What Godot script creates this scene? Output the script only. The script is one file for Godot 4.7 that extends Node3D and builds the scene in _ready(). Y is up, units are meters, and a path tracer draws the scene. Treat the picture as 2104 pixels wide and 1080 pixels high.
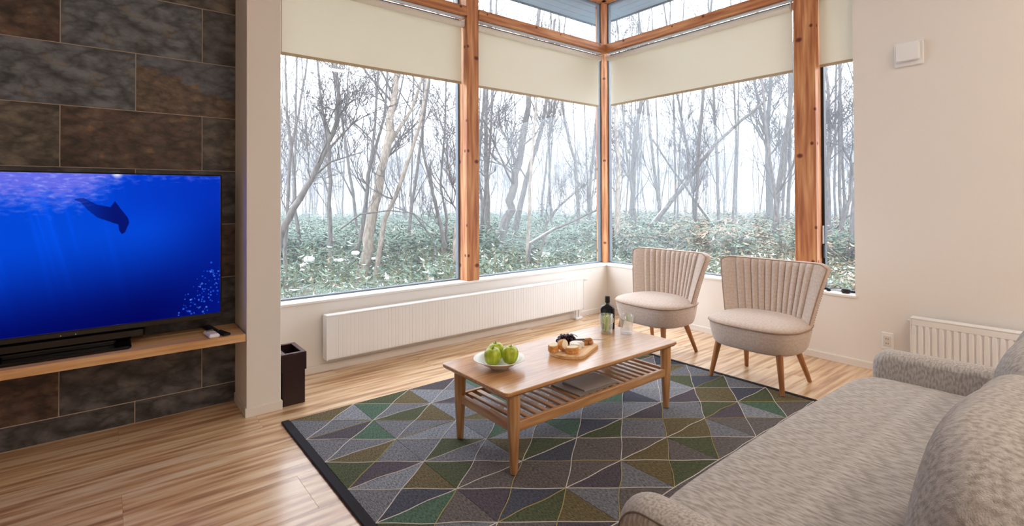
extends Node3D

# ---------------------------------------------------------------- camera numbers (pixels of a 2104x1080 frame)
const F := 1042.8549
const PX := 1052.0
const PY := 398.0437
const YAW := -0.674719157
const PITCH := 0.00901012653
const ROLL := -0.00408505245
const EYE := Vector3(0, 1.22, 0)
# the room
const ZA := -3.66      # inner face of the window wall on the left
const XB := 4.235      # inner face of the wall on the right
const ZT := -3.467     # face of the slate tiles
const CEIL := 3.47
const GY := -0.45      # ground outside
const TT := 0.387      # coffee table top

var rng := RandomNumberGenerator.new()
var M := {}
var taken := {}
var cam_basis: Basis


# ================================================================ helpers: nodes
func numbered(called: String) -> String:
	if not taken.has(called):
		taken[called] = 0
		return called
	taken[called] += 1
	return "%s_%03d" % [called, taken[called]]


func tag(o: Node, label := "", category := "", group := "", kind := "") -> Node:
	if label: o.set_meta("label", label)
	if category: o.set_meta("category", category)
	if group: o.set_meta("group", group)
	if kind: o.set_meta("kind", kind)
	return o


func thing(called: String, label: String, category: String, at := Vector3.ZERO, turn := 0.0, group := "") -> Node3D:
	var o := Node3D.new()
	o.name = numbered(called)
	add_child(o)
	o.position = at
	o.rotation.y = turn
	tag(o, label, category, group)
	return o


func struct(called: String, label := "") -> Node3D:
	var o := Node3D.new()
	o.name = numbered(called)
	add_child(o)
	tag(o, label, "", "", "structure")
	return o


func part(parent: Node, called: String, mesh: Mesh, m: Material, at := Vector3.ZERO, rot := Vector3.ZERO) -> MeshInstance3D:
	var o := MeshInstance3D.new()
	o.mesh = mesh
	o.material_override = m
	o.name = numbered(called) if parent == self else called
	o.position = at
	o.rotation = rot
	parent.add_child(o, true)
	return o


func copy_of(o: Node3D, label := "", group := "") -> Node3D:
	var c: Node3D = o.duplicate()
	var stem: String = o.name
	var cut := stem.rfind("_")
	if cut > 0 and stem.substr(cut + 1).is_valid_int():
		stem = stem.substr(0, cut)
	c.name = numbered(stem)
	add_child(c)
	if label: c.set_meta("label", label)
	if group: c.set_meta("group", group)
	return c


# a pixel of the frame as a direction, and as a point at a level distance from the eye
func ray(x: float, y: float) -> Vector3:
	return cam_basis * Vector3((x - PX) / F, (PY - y) / F, -1.0)


func at_distance(x: float, y: float, d: float) -> Vector3:
	var r := ray(x, y)
	return EYE + r * (d / Vector2(r.x, r.z).length())


# ================================================================ helpers: meshes
func begin() -> SurfaceTool:
	var st := SurfaceTool.new()
	st.begin(Mesh.PRIMITIVE_TRIANGLES)
	return st


func done(st: SurfaceTool) -> ArrayMesh:
	st.generate_normals()
	return st.commit()


# a triangle whose front is turned to "out"
func tri(st: SurfaceTool, a: Vector3, b: Vector3, c: Vector3, out: Vector3) -> void:
	if (c - a).cross(b - a).dot(out) >= 0.0:
		st.add_vertex(a); st.add_vertex(b); st.add_vertex(c)
	else:
		st.add_vertex(a); st.add_vertex(c); st.add_vertex(b)


func quad(st: SurfaceTool, a: Vector3, b: Vector3, c: Vector3, d: Vector3, out: Vector3) -> void:
	tri(st, a, b, c, out)
	tri(st, a, c, d, out)


# chamfered box, centred on "at"
func add_box(st: SurfaceTool, at: Vector3, size: Vector3, ch := 0.0) -> void:
	st.set_smooth_group(-1)
	var h := size * 0.5
	var k := minf(ch, minf(h.x, minf(h.y, h.z)) * 0.9)
	var ax := [Vector3.RIGHT, Vector3.UP, Vector3.BACK]
	for i in 3:
		var u: Vector3 = ax[(i + 1) % 3]
		var w: Vector3 = ax[(i + 2) % 3]
		var hu := h[(i + 1) % 3] - k
		var hw := h[(i + 2) % 3] - k
		for s in [-1.0, 1.0]:
			var n: Vector3 = ax[i] * s
			var c: Vector3 = at + n * h[i]
			quad(st, c + u * hu + w * hw, c - u * hu + w * hw, c - u * hu - w * hw, c + u * hu - w * hw, n)
	if k <= 0.0:
		return
	for i in 3:
		var u: Vector3 = ax[(i + 1) % 3]
		var w: Vector3 = ax[(i + 2) % 3]
		var hu := h[(i + 1) % 3]
		var hw := h[(i + 2) % 3]
		var l: Vector3 = ax[i] * (h[i] - k)
		for s in [-1.0, 1.0]:
			for t in [-1.0, 1.0]:
				var p: Vector3 = at + u * s * hu + w * t * (hw - k)
				var q: Vector3 = at + u * s * (hu - k) + w * t * hw
				quad(st, p + l, p - l, q - l, q + l, u * s + w * t)
	for sx in [-1.0, 1.0]:
		for sy in [-1.0, 1.0]:
			for sz in [-1.0, 1.0]:
				var s := Vector3(sx, sy, sz)
				tri(st, at + s * Vector3(h.x, h.y - k, h.z - k), at + s * Vector3(h.x - k, h.y, h.z - k), at + s * Vector3(h.x - k, h.y - k, h.z), s)


func box(size: Vector3, ch := 0.0, at := Vector3.ZERO) -> ArrayMesh:
	var st := begin()
	add_box(st, at, size, ch)
	return done(st)


# box given by two corners
func span_box(a: Vector3, b: Vector3, ch := 0.0) -> ArrayMesh:
	return box((b - a).abs(), ch, (a + b) * 0.5)


# smooth grid of points: rows[i][j]; closed in j when wrap
func add_grid(st: SurfaceTool, rows: Array, wrap := false, flip := false, group := 0) -> void:
	st.set_smooth_group(group)
	for i in rows.size() - 1:
		var a: Array = rows[i]
		var b: Array = rows[i + 1]
		var n: int = a.size() if wrap else a.size() - 1
		for j in n:
			var j2: int = (j + 1) % a.size()
			var p: Vector3 = a[j]
			var q: Vector3 = a[j2]
			var r: Vector3 = b[j2]
			var s: Vector3 = b[j]
			if flip:
				st.add_vertex(p); st.add_vertex(r); st.add_vertex(q)
				st.add_vertex(p); st.add_vertex(s); st.add_vertex(r)
			else:
				st.add_vertex(p); st.add_vertex(q); st.add_vertex(r)
				st.add_vertex(p); st.add_vertex(r); st.add_vertex(s)


# turned profile: points (radius, height) from bottom to top
func add_lathe(st: SurfaceTool, profile: Array, seg := 24, at := Vector3.ZERO, group := 0) -> void:
	var rows := []
	for p in profile:
		var row := []
		for j in seg:
			var a := TAU * j / seg
			row.append(at + Vector3(cos(a) * p.x, p.y, sin(a) * p.x))
		rows.append(row)
	add_grid(st, rows, true, false, group)


func lathe(profile: Array, seg := 24) -> ArrayMesh:
	var st := begin()
	add_lathe(st, profile, seg)
	return done(st)


# tube along points
func add_tube(st: SurfaceTool, pts: Array, radii: Array, seg := 8, caps := true, group := 0) -> void:
	var rows := []
	var side := Vector3.ZERO
	for i in pts.size():
		var d: Vector3 = (pts[mini(i + 1, pts.size() - 1)] - pts[maxi(i - 1, 0)]).normalized()
		if side == Vector3.ZERO:
			side = d.cross(Vector3.UP if absf(d.y) < 0.9 else Vector3.RIGHT).normalized()
		side = (side - d * side.dot(d)).normalized()
		var up := d.cross(side)
		var r: float = radii[i] if radii.size() > 1 else radii[0]
		var row := []
		for j in seg:
			var a := TAU * j / seg
			row.append(pts[i] + (side * cos(a) + up * sin(a)) * r)
		rows.append(row)
	add_grid(st, rows, true, true, group)
	if caps:
		st.set_smooth_group(-1)
		for e in [0, rows.size() - 1]:
			var d: Vector3 = pts[e] - pts[1 if e == 0 else e - 1]
			for j in range(1, seg - 1):
				tri(st, rows[e][0], rows[e][j], rows[e][j + 1], d)


func tube(pts: Array, radii: Array, seg := 8, caps := true) -> ArrayMesh:
	var st := begin()
	add_tube(st, pts, radii, seg, caps)
	return done(st)


# a plate of outline poly (Vector2 = x, z) from y0 to y1 with chamfered top and bottom rims
func add_plate(st: SurfaceTool, poly: PackedVector2Array, y0: float, y1: float, ch := 0.0, ch_low := -1.0) -> void:
	st.set_smooth_group(-1)
	var low := ch if ch_low < 0.0 else ch_low
	var inset := func(k: float) -> PackedVector2Array:
		if k <= 0.0: return poly
		var got := Geometry2D.offset_polygon(poly, -k, Geometry2D.JOIN_MITER)
		return got[0] if got.size() and got[0].size() == poly.size() else poly
	var rings := [[inset.call(low), y0], [poly, y0 + low], [poly, y1 - ch], [inset.call(ch), y1]]
	# offset_polygon may start elsewhere: line the rings up
	for r in rings:
		var p: PackedVector2Array = r[0]
		var best := 0
		for i in p.size():
			if p[i].distance_to(poly[0]) < p[best].distance_to(poly[0]): best = i
		var q := PackedVector2Array()
		for i in p.size(): q.append(p[(i + best) % p.size()])
		if q.size() > 2 and q[1].distance_to(poly[1]) > q[q.size() - 1].distance_to(poly[1]):
			var back := PackedVector2Array([q[0]])
			for i in range(q.size() - 1, 0, -1): back.append(q[i])
			q = back
		r[0] = q
	var c := Vector2.ZERO
	for p in poly: c += p / poly.size()
	for i in 3:
		for j in poly.size():
			var k := (j + 1) % poly.size()
			var a: Vector2 = rings[i][0][j]
			var b: Vector2 = rings[i][0][k]
			var e: Vector2 = rings[i + 1][0][k]
			var d: Vector2 = rings[i + 1][0][j]
			var edge: Vector2 = poly[k] - poly[j]
			var out := Vector2(edge.y, -edge.x)
			if not Geometry2D.is_polygon_clockwise(poly): out = out
			var o3 := Vector3(out.x, 0, out.y)
			if Geometry2D.is_polygon_clockwise(poly): o3 = -o3
			o3 = o3.normalized() + Vector3.UP * (0.7 if i == 2 else (-0.7 if i == 0 else 0.0))
			if (rings[i][1] == rings[i + 1][1]) and a == d: continue
			quad(st, Vector3(a.x, rings[i][1], a.y), Vector3(b.x, rings[i][1], b.y), Vector3(e.x, rings[i + 1][1], e.y), Vector3(d.x, rings[i + 1][1], d.y), o3)
	for e in [0, 3]:
		var p: PackedVector2Array = rings[e][0]
		var t := Geometry2D.triangulate_polygon(p)
		for i in range(0, t.size(), 3):
			tri(st, Vector3(p[t[i]].x, rings[e][1], p[t[i]].y), Vector3(p[t[i + 1]].x, rings[e][1], p[t[i + 1]].y), Vector3(p[t[i + 2]].x, rings[e][1], p[t[i + 2]].y), Vector3.UP * (1.0 if e == 3 else -1.0))


func plate(poly: PackedVector2Array, y0: float, y1: float, ch := 0.0, ch_low := -1.0) -> ArrayMesh:
	var st := begin()
	add_plate(st, poly, y0, y1, ch, ch_low)
	return done(st)


# rounded rectangle outline
func round_rect(hx: float, hz: float, r: float, n := 4, c := Vector2.ZERO) -> PackedVector2Array:
	var out := PackedVector2Array()
	var corners := [Vector2(1, 1), Vector2(-1, 1), Vector2(-1, -1), Vector2(1, -1)]
	for k in 4:
		var s: Vector2 = corners[k]
		for i in n + 1:
			var a := PI / 2 * (k + float(i) / n)
			out.append(c + Vector2(s.x * (hx - r), s.y * (hz - r)) + Vector2(cos(a), sin(a)) * r)
	return out


# soft cushion: superellipsoid of half sizes h, exponent e, changed by "bend" (Callable on the point)
func soft(h: Vector3, e: float, n := 14, bend: Variant = null) -> ArrayMesh:
	var st := begin()
	for i in 3:
		for s in [-1.0, 1.0]:
			var rows := []
			for a in n + 1:
				var row := []
				for b in n + 1:
					var d := Vector3.ZERO
					d[i] = s
					d[(i + 1) % 3] = tan((a * 2.0 / n - 1.0) * PI / 4)
					d[(i + 2) % 3] = tan((b * 2.0 / n - 1.0) * PI / 4)
					var q := pow(pow(absf(d.x), e) + pow(absf(d.y), e) + pow(absf(d.z), e), -1.0 / e)
					var p := d * q * h
					row.append((bend.call(p) as Vector3).snappedf(0.00001) if bend != null else p.snappedf(0.00001))
				rows.append(row)
			add_grid(st, rows, false, s > 0.0)
	return done(st)


# ================================================================ helpers: materials
func plain(c: Color, rough := 0.8, metal := 0.0) -> StandardMaterial3D:
	var m := StandardMaterial3D.new()
	m.albedo_color = c
	m.roughness = rough
	m.metallic = metal
	return m


func rgb8(r: float, g: float, b: float) -> Color:
	return Color(r / 255.0, g / 255.0, b / 255.0)


func noise(freq: float, octaves := 4, seed_ := 1, type := FastNoiseLite.TYPE_SIMPLEX_SMOOTH, warp := 0.0) -> FastNoiseLite:
	var n := FastNoiseLite.new()
	n.noise_type = type
	n.seed = seed_
	n.frequency = freq
	n.fractal_octaves = octaves
	n.fractal_type = FastNoiseLite.FRACTAL_FBM if octaves > 1 else FastNoiseLite.FRACTAL_NONE
	if warp > 0.0:
		n.domain_warp_enabled = true
		n.domain_warp_amplitude = warp
		n.domain_warp_frequency = freq * 0.7
	return n


# seamless noise picture coloured with a ramp: stops = [position, colour, ...]
func ramp_picture(n: FastNoiseLite, stops: Array, size := 512, dots := 0, dot_color := Color.BLACK, along_u := true, seed_ := 5) -> ImageTexture:
	var g := Gradient.new()
	g.offsets = PackedFloat32Array()
	g.colors = PackedColorArray()
	var offs := PackedFloat32Array()
	var cols := PackedColorArray()
	for i in range(0, stops.size(), 2):
		offs.append(stops[i])
		cols.append(stops[i + 1])
	g.offsets = offs
	g.colors = cols
	var grey := n.get_seamless_image(size, size)
	grey.convert(Image.FORMAT_L8)
	var src := grey.get_data()
	var table := []
	for i in 256:
		table.append(g.sample(i / 255.0))
	var outb := PackedByteArray()
	outb.resize(size * size * 3)
	for i in src.size():
		var c: Color = table[src[i]]
		outb[i * 3] = c.r8
		outb[i * 3 + 1] = c.g8
		outb[i * 3 + 2] = c.b8
	var im := Image.create_from_data(size, size, false, Image.FORMAT_RGB8, outb)
	# knots in the wood
	var r := RandomNumberGenerator.new()
	r.seed = seed_
	for k in dots:
		var c := Vector2(r.randf() * size, r.randf() * size)
		var w := r.randf_range(0.007, 0.016) * size
		var l := w * r.randf_range(0.9, 1.3)
		for y in range(int(c.y - l * 2), int(c.y + l * 2)):
			for x in range(int(c.x - l * 2), int(c.x + l * 2)):
				var d := Vector2(x - c.x, y - c.y)
				var q := Vector2(d.x / (l if along_u else w), d.y / (w if along_u else l)).length()
				if q < 1.6:
					var px := Vector2i(posmod(x, size), posmod(y, size))
					var old := im.get_pixelv(px)
					im.set_pixelv(px, old.lerp(dot_color, 0.9 * clampf(1.6 - q, 0.0, 1.0)))
	return ImageTexture.create_from_image(im)


func textured(tex: Texture2D, scale: Vector3, rough := 0.6, offset := Vector3.ZERO, tint := Color.WHITE) -> StandardMaterial3D:
	var m := StandardMaterial3D.new()
	m.albedo_color = tint
	m.albedo_texture = tex
	m.uv1_triplanar = true
	m.uv1_triplanar_sharpness = 8.0
	m.uv1_scale = scale
	m.uv1_offset = offset
	m.roughness = rough
	return m


func relief(m: StandardMaterial3D, n: FastNoiseLite, cm: float, size := 512) -> StandardMaterial3D:
	var im := n.get_seamless_image(size, size)
	im.convert(Image.FORMAT_L8)
	m.heightmap_enabled = true
	m.heightmap_texture = ImageTexture.create_from_image(im)
	m.heightmap_scale = cm
	return m


func tinted(m: StandardMaterial3D, tint: Color, offset := Vector3.ZERO) -> StandardMaterial3D:
	var c: StandardMaterial3D = m.duplicate()
	c.albedo_color = tint
	c.uv1_offset = offset
	return c


func make_materials() -> void:
	M.wall = plain(rgb8(236, 230, 223), 0.9)
	M.white_trim = plain(rgb8(240, 236, 230), 0.55)
	M.base = plain(rgb8(236, 229, 221), 0.6)
	M.ceiling = plain(rgb8(238, 234, 228), 0.9)
	M.grout = plain(rgb8(176, 160, 146), 0.95)
	M.white_metal = plain(rgb8(242, 242, 242), 0.4)
	M.alu = plain(rgb8(112, 122, 132), 0.5, 0.1)
	M.dark_alu = plain(rgb8(28, 36, 44), 0.4, 0.2)
	M.alu_light = plain(rgb8(214, 224, 232), 0.4, 0.1)
	M.black_gloss = plain(rgb8(8, 8, 9), 0.12)
	M.black = plain(rgb8(16, 15, 16), 0.4)
	M.bezel = plain(rgb8(26, 22, 20), 0.3)
	# timber of the frame: larch with knots; grain along u (beams) or v (posts)
	var larch := [0.0, rgb8(150, 88, 52), 0.35, rgb8(184, 116, 72), 0.55, rgb8(200, 136, 88), 0.8, rgb8(214, 156, 106), 1.0, rgb8(226, 176, 128)]
	var tu := ramp_picture(noise(0.012, 5, 11, FastNoiseLite.TYPE_SIMPLEX_SMOOTH, 6.0), larch, 512)
	M.beam = textured(tu, Vector3(0.25, 3.2, 3.2), 0.55)
	M.post = textured(tu, Vector3(3.2, 0.25, 3.2), 0.55)
	# sparse knots lie in a picture of their own, laid over without stretching
	var knots := ramp_picture(noise(0.02, 1, 1), [0.0, Color.WHITE, 1.0, Color.WHITE], 512, 9, rgb8(120, 66, 40), true, 8)
	for k in ["beam", "post"]:
		M[k].detail_enabled = true
		M[k].detail_blend_mode = BaseMaterial3D.BLEND_MODE_MUL
		M[k].detail_albedo = knots
		M[k].detail_uv_layer = BaseMaterial3D.DETAIL_UV_2
		M[k].uv2_triplanar = true
		M[k].uv2_scale = Vector3.ONE * 1.1
	# shelf
	var pine := ramp_picture(noise(0.012, 5, 21), [0.0, rgb8(198, 144, 94), 0.4, rgb8(222, 172, 120), 0.7, rgb8(232, 188, 138), 1.0, rgb8(240, 204, 158)], 512)
	M.shelf = textured(pine, Vector3(0.35, 5, 5), 0.5)
	# oak of the coffee table
	var oak := ramp_picture(noise(0.014, 5, 31), [0.0, rgb8(168, 116, 68), 0.4, rgb8(192, 141, 90), 0.65, rgb8(203, 155, 104), 1.0, rgb8(215, 172, 124)], 512)
	M.oak_u = textured(oak, Vector3(0.4, 4, 6), 0.3)
	M.oak_v = textured(oak, Vector3(6, 0.4, 6), 0.35)
	M.oak_z = textured(oak, Vector3(6, 4, 0.4), 0.35)
	for k in ["oak_u", "oak_v", "oak_z"]:
		M[k].clearcoat_enabled = true
		M[k].clearcoat = 0.9
		M[k].clearcoat_roughness = 0.2
	# floor boards: strongly figured, streaks along the board
	var floor_tex := ramp_picture(noise(0.01, 5, 41, FastNoiseLite.TYPE_SIMPLEX_SMOOTH, 8.0), [0.0, rgb8(152, 110, 76), 0.26, rgb8(184, 140, 100), 0.40, rgb8(206, 162, 118), 0.55, rgb8(220, 184, 142), 0.7, rgb8(230, 200, 162), 1.0, rgb8(238, 216, 184)], 1024)
	for i in 6:
		var m := textured(floor_tex, Vector3(0.13, 1.7, 1.7), 0.34, Vector3(0.37 * i, 0, 0.41 * i + 0.1))
		m.clearcoat_enabled = true
		m.clearcoat = 0.9
		m.clearcoat_roughness = 0.22
		M["board%d" % i] = m
	M.board_joint = plain(rgb8(84, 60, 44), 0.9)
	# slate tiles
	var ramps := {
		"slate_blue": [0.0, rgb8(64, 65, 69), 0.3, rgb8(92, 97, 105), 0.5, rgb8(112, 119, 130), 0.7, rgb8(124, 128, 136), 0.85, rgb8(130, 124, 116), 1.0, rgb8(148, 130, 108)],
		"slate_dark": [0.0, rgb8(54, 51, 51), 0.35, rgb8(78, 75, 76), 0.6, rgb8(96, 93, 94), 0.8, rgb8(108, 104, 103), 1.0, rgb8(130, 120, 112)],
		"slate_rust": [0.0, rgb8(58, 46, 41), 0.35, rgb8(84, 64, 54), 0.55, rgb8(106, 80, 65), 0.7, rgb8(100, 88, 80), 0.85, rgb8(136, 102, 74), 1.0, rgb8(160, 126, 96)],
		"slate_olive": [0.0, rgb8(62, 57, 52), 0.35, rgb8(90, 83, 76), 0.6, rgb8(116, 107, 97), 0.8, rgb8(130, 118, 102), 1.0, rgb8(152, 136, 118)],
		"slate_split": [0.0, rgb8(66, 54, 48), 0.3, rgb8(112, 92, 74), 0.5, rgb8(124, 102, 82), 0.56, rgb8(148, 112, 76), 0.6, rgb8(100, 105, 114), 0.8, rgb8(94, 98, 107), 1.0, rgb8(112, 114, 119)],
	}
	var veins := noise(0.008, 6, 58, FastNoiseLite.TYPE_SIMPLEX_SMOOTH, 45.0)
	veins.fractal_type = FastNoiseLite.FRACTAL_RIDGED
	var fine := ramp_picture(veins, [0.0, Color(1, 1, 1), 0.35, Color(0.95, 0.95, 0.95), 0.6, Color(0.82, 0.82, 0.82), 0.85, Color(0.66, 0.65, 0.64), 1.0, Color(0.52, 0.5, 0.48)], 512)
	var si := 50
	for k in ramps:
		var t := ramp_picture(noise(0.010 if k != "slate_split" else 0.004, 8, si, FastNoiseLite.TYPE_SIMPLEX_SMOOTH, 40.0), ramps[k], 512)
		var m := textured(t, Vector3(1.3, 2.2, 1.3), 0.5)
		m.detail_enabled = true
		m.detail_blend_mode = BaseMaterial3D.BLEND_MODE_MUL
		m.detail_albedo = fine
		m.detail_uv_layer = BaseMaterial3D.DETAIL_UV_2
		m.uv2_triplanar = true
		m.uv2_scale = Vector3(1.5, 2.4, 1.5)
		relief(m, noise(0.012, 6, si + 7, FastNoiseLite.TYPE_SIMPLEX_SMOOTH, 20.0), 0.25, 512)
		M[k] = m
		si += 1
	# the one tile that is rust below and blue above a ragged slanting line
	var ragged := noise(0.012, 5, 59)
	var grain := noise(0.02, 6, 60, FastNoiseLite.TYPE_SIMPLEX_SMOOTH, 30.0)
	var rust := Gradient.new()
	rust.offsets = PackedFloat32Array([0.0, 0.35, 0.6, 1.0])
	rust.colors = PackedColorArray([rgb8(66, 54, 47), rgb8(104, 86, 72), rgb8(122, 102, 84), rgb8(156, 124, 92)])
	var blue := Gradient.new()
	blue.offsets = PackedFloat32Array([0.0, 0.5, 1.0])
	blue.colors = PackedColorArray([rgb8(82, 86, 94), rgb8(102, 107, 118), rgb8(120, 124, 132)])
	var two := Image.create(512, 320, false, Image.FORMAT_RGB8)
	for y in 320:
		for x in 512:
			var line := lerpf(0.16, 0.72, x / 512.0) + 0.16 * ragged.get_noise_2d(x, y * 1.4)
			var v := y / 320.0
			var g := 0.5 + 0.5 * grain.get_noise_2d(x * 0.8, y * 1.3)
			var c := rust.sample(g) if v > line else blue.sample(g)
			var near := absf(v - line)
			if near < 0.025: c = c.lerp(rgb8(150, 112, 76), 0.7 - near * 25.0)
			two.set_pixel(x, y, c)
	M.slate_split.albedo_texture = ImageTexture.create_from_image(two)
	M.slate_split.uv1_scale = Vector3(1.0 / 0.491, 1.0 / 0.318, 1.0 / 0.491)
	M.slate_split.uv1_offset = Vector3(0.5, 0.5, 0.5)
	# upholstery of the sofa: mottled chenille
	var chen := ramp_picture(noise(0.018, 6, 61), [0.0, rgb8(142, 132, 124), 0.3, rgb8(160, 151, 143), 0.5, rgb8(176, 168, 161), 0.7, rgb8(187, 180, 174), 1.0, rgb8(202, 196, 190)], 512)
	M.sofa = textured(chen, Vector3(8, 5, 2.2), 0.95)
	M.sofa.rim_enabled = true
	M.sofa.rim = 0.25
	M.sofa.rim_tint = 0.6
	relief(M.sofa, noise(0.09, 3, 62), 0.12, 512)
	M.sofa_y = textured(chen, Vector3(11, 3.4, 11), 0.95)
	M.sofa_y.rim_enabled = true
	M.sofa_y.rim = 0.25
	M.sofa_y.rim_tint = 0.6
	M.sofa_c = M.sofa.duplicate()
	M.sofa_c.uv1_scale = Vector3(8, 5, 6)
	M.sofa_pipe = plain(rgb8(120, 108, 98), 0.95)
	# velvet of the chairs
	var velvet := ramp_picture(noise(0.02, 4, 71), [0.0, rgb8(194, 174, 159), 0.5, rgb8(205, 186, 172), 1.0, rgb8(216, 198, 185)], 256)
	M.velvet = textured(velvet, Vector3(9, 9, 9), 0.85)
	M.velvet.rim_enabled = true
	M.velvet.rim = 0.5
	M.velvet.rim_tint = 0.4
	M.velvet_pipe = plain(rgb8(168, 140, 122), 0.9)
	M.nail = plain(rgb8(120, 96, 76), 0.35, 0.7)
	var legw := ramp_picture(noise(0.014, 4, 73), [0.0, rgb8(120, 74, 38), 0.5, rgb8(158, 104, 60), 1.0, rgb8(184, 130, 82)], 256)
	M.leg = textured(legw, Vector3(6, 0.6, 6), 0.4)
	# rug
	var weave := ramp_picture(noise(0.06, 3, 81), [0.0, Color(0.42, 0.42, 0.42), 0.45, Color(0.8, 0.8, 0.8), 0.65, Color(0.95, 0.95, 0.95), 1.0, Color(1, 1, 1)], 512)
	var rug := textured(weave, Vector3(5.5, 3, 1.4), 0.98)
	var tones := {"g": rgb8(128, 129, 136), "l": rgb8(148, 151, 160), "p": rgb8(90, 82, 92), "n": rgb8(84, 114, 94), "o": rgb8(86, 94, 64), "b": rgb8(116, 103, 70), "s": rgb8(80, 83, 97), "t": rgb8(112, 104, 102)}
	for k in tones:
		M["rug_" + k] = tinted(rug, tones[k], Vector3(0.13 * k.unicode_at(0), 0, 0.07 * k.unicode_at(0)))
	M.rug_back = tinted(rug, rgb8(60, 56, 58))
	M.rug_edge = plain(rgb8(30, 29, 36), 0.95)
	M.yarn = plain(rgb8(206, 200, 196), 0.95)
	M.yarn_gold = plain(rgb8(160, 146, 92), 0.95)
	# blinds
	M.blind = plain(rgb8(239, 236, 226), 0.9)
	M.blind.backlight_enabled = true
	M.blind.backlight = Color(0.73, 0.715, 0.67)
	M.blind_roll = plain(rgb8(228, 222, 210), 0.9)
	M.blind_bar = plain(rgb8(186, 166, 138), 0.7)
	# glass
	M.pane = plain(Color(0.92, 0.97, 0.98, 0.04), 0.02)
	M.pane.transparency = BaseMaterial3D.TRANSPARENCY_ALPHA
	M.thin_glass = plain(Color(0.9, 0.94, 0.94, 0.13), 0.02)
	M.thin_glass.transparency = BaseMaterial3D.TRANSPARENCY_ALPHA
	# outside
	M.bark = textured(ramp_picture(noise(0.03, 4, 91), [0.0, rgb8(74, 71, 69), 0.5, rgb8(98, 94, 92), 1.0, rgb8(128, 123, 119)], 256), Vector3(2.5, 0.8, 2.5), 0.95)
	M.bark_pale = textured(ramp_picture(noise(0.03, 4, 92), [0.0, rgb8(106, 96, 87), 0.5, rgb8(138, 127, 116), 1.0, rgb8(172, 162, 151)], 256), Vector3(2.5, 0.8, 2.5), 0.95)
	M.twig = plain(rgb8(88, 84, 84), 0.95)
	M.snow = plain(rgb8(244, 247, 250), 0.8)
	M.snow_ground = textured(ramp_picture(noise(0.012, 5, 93), [0.0, rgb8(120, 112, 100), 0.4, rgb8(164, 160, 152), 0.52, rgb8(232, 236, 240), 1.0, rgb8(246, 248, 251)], 512), Vector3(0.35, 0.35, 0.35), 0.9)
	M.soffit = plain(rgb8(150, 164, 178), 0.7)
	M.leaf = plain(rgb8(86, 120, 84), 0.6)
	M.leaf.vertex_color_use_as_albedo = true
	M.leaf.albedo_color = Color.WHITE
	M.leaf.backlight_enabled = true
	M.leaf.backlight = Color(0.25, 0.3, 0.2)
	M.lamp_glow = plain(Color.WHITE, 0.6)
	M.lamp_glow.emission_enabled = true
	M.lamp_glow.emission = rgb8(255, 228, 196)
	M.lamp_glow.emission_energy_multiplier = 1.0


# ================================================================ the scene
func _ready() -> void:
	rng.seed = 20240117
	# camera: upright lens shifted down, as in the photograph
	var cam := Camera3D.new()
	cam.name = "camera"
	cam.near = 0.05
	cam.far = 300.0
	cam.projection = Camera3D.PROJECTION_FRUSTUM
	cam.size = 2.0 * 540.0 / F * cam.near
	cam.frustum_offset = Vector2(0, -(540.0 - PY) / F * cam.near)
	cam.position = EYE
	cam.rotation = Vector3(PITCH, YAW, ROLL)
	cam_basis = Basis.from_euler(cam.rotation)
	add_child(cam)
	cam.current = true
	# overcast winter sky
	var env := Environment.new()
	env.background_mode = Environment.BG_SKY
	var sky := Sky.new()
	var sm := ProceduralSkyMaterial.new()
	sm.sky_top_color = Color(0.93, 0.96, 1.0)
	sm.sky_horizon_color = Color(0.95, 0.97, 1.0)
	sm.ground_bottom_color = Color(0.86, 0.88, 0.9)
	sm.ground_horizon_color = Color(0.95, 0.97, 1.0)
	sky.sky_material = sm
	env.sky = sky
	env.background_energy_multiplier = 8.8
	env.tonemap_mode = Environment.TONE_MAPPER_LINEAR
	env.tonemap_exposure = 1.0
	env.sdfgi_enabled = true
	env.ssao_enabled = true
	env.ssil_enabled = true
	env.volumetric_fog_enabled = true
	env.volumetric_fog_density = 0.0
	var we := WorldEnvironment.new()
	we.name = "environment"
	we.environment = env
	add_child(we)
	make_materials()
	# unseen ceiling lamps, out of view, placed to light the room from above
	for p in [Vector3(1.4, CEIL, 0.8), Vector3(2.0, CEIL, 1.8), Vector3(0.0, CEIL, 1.8), Vector3(3.0, CEIL, 0.8)]:
		ceiling_light(p)
	build_room()
	build_windows()
	build_tile_wall()
	build_rug()
	build_table()
	build_chairs()
	build_sofa()
	build_radiators()
	build_small()
	build_table_things()
	build_outside()


func ceiling_light(p: Vector3) -> void:
	var t := thing("ceiling_light", "unseen round ceiling lamp with a glowing disc, placed to light the room", "lamp", p, 0.0, "unseen ceiling lamps")
	part(t, "housing", lathe([Vector2(0.0, -0.05), Vector2(0.24, -0.05), Vector2(0.25, -0.04), Vector2(0.25, 0.0), Vector2(0.0, 0.0)], 32), M.white_metal)
	part(t, "diffuser", lathe([Vector2(0.0, -0.062), Vector2(0.2, -0.06), Vector2(0.225, -0.05), Vector2(0.0, -0.0495)], 32), M.lamp_glow)
	var l := AreaLight3D.new()
	l.name = "light"
	l.area_size = Vector2(0.4, 0.4)
	l.light_color = rgb8(255, 244, 232)
	l.light_energy = 2.2
	l.shadow_enabled = true
	l.position = Vector3(0, -0.075, 0)
	l.rotation = Vector3(-PI / 2, 0, 0)
	l.area_range = 12.0
	t.add_child(l)


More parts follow.
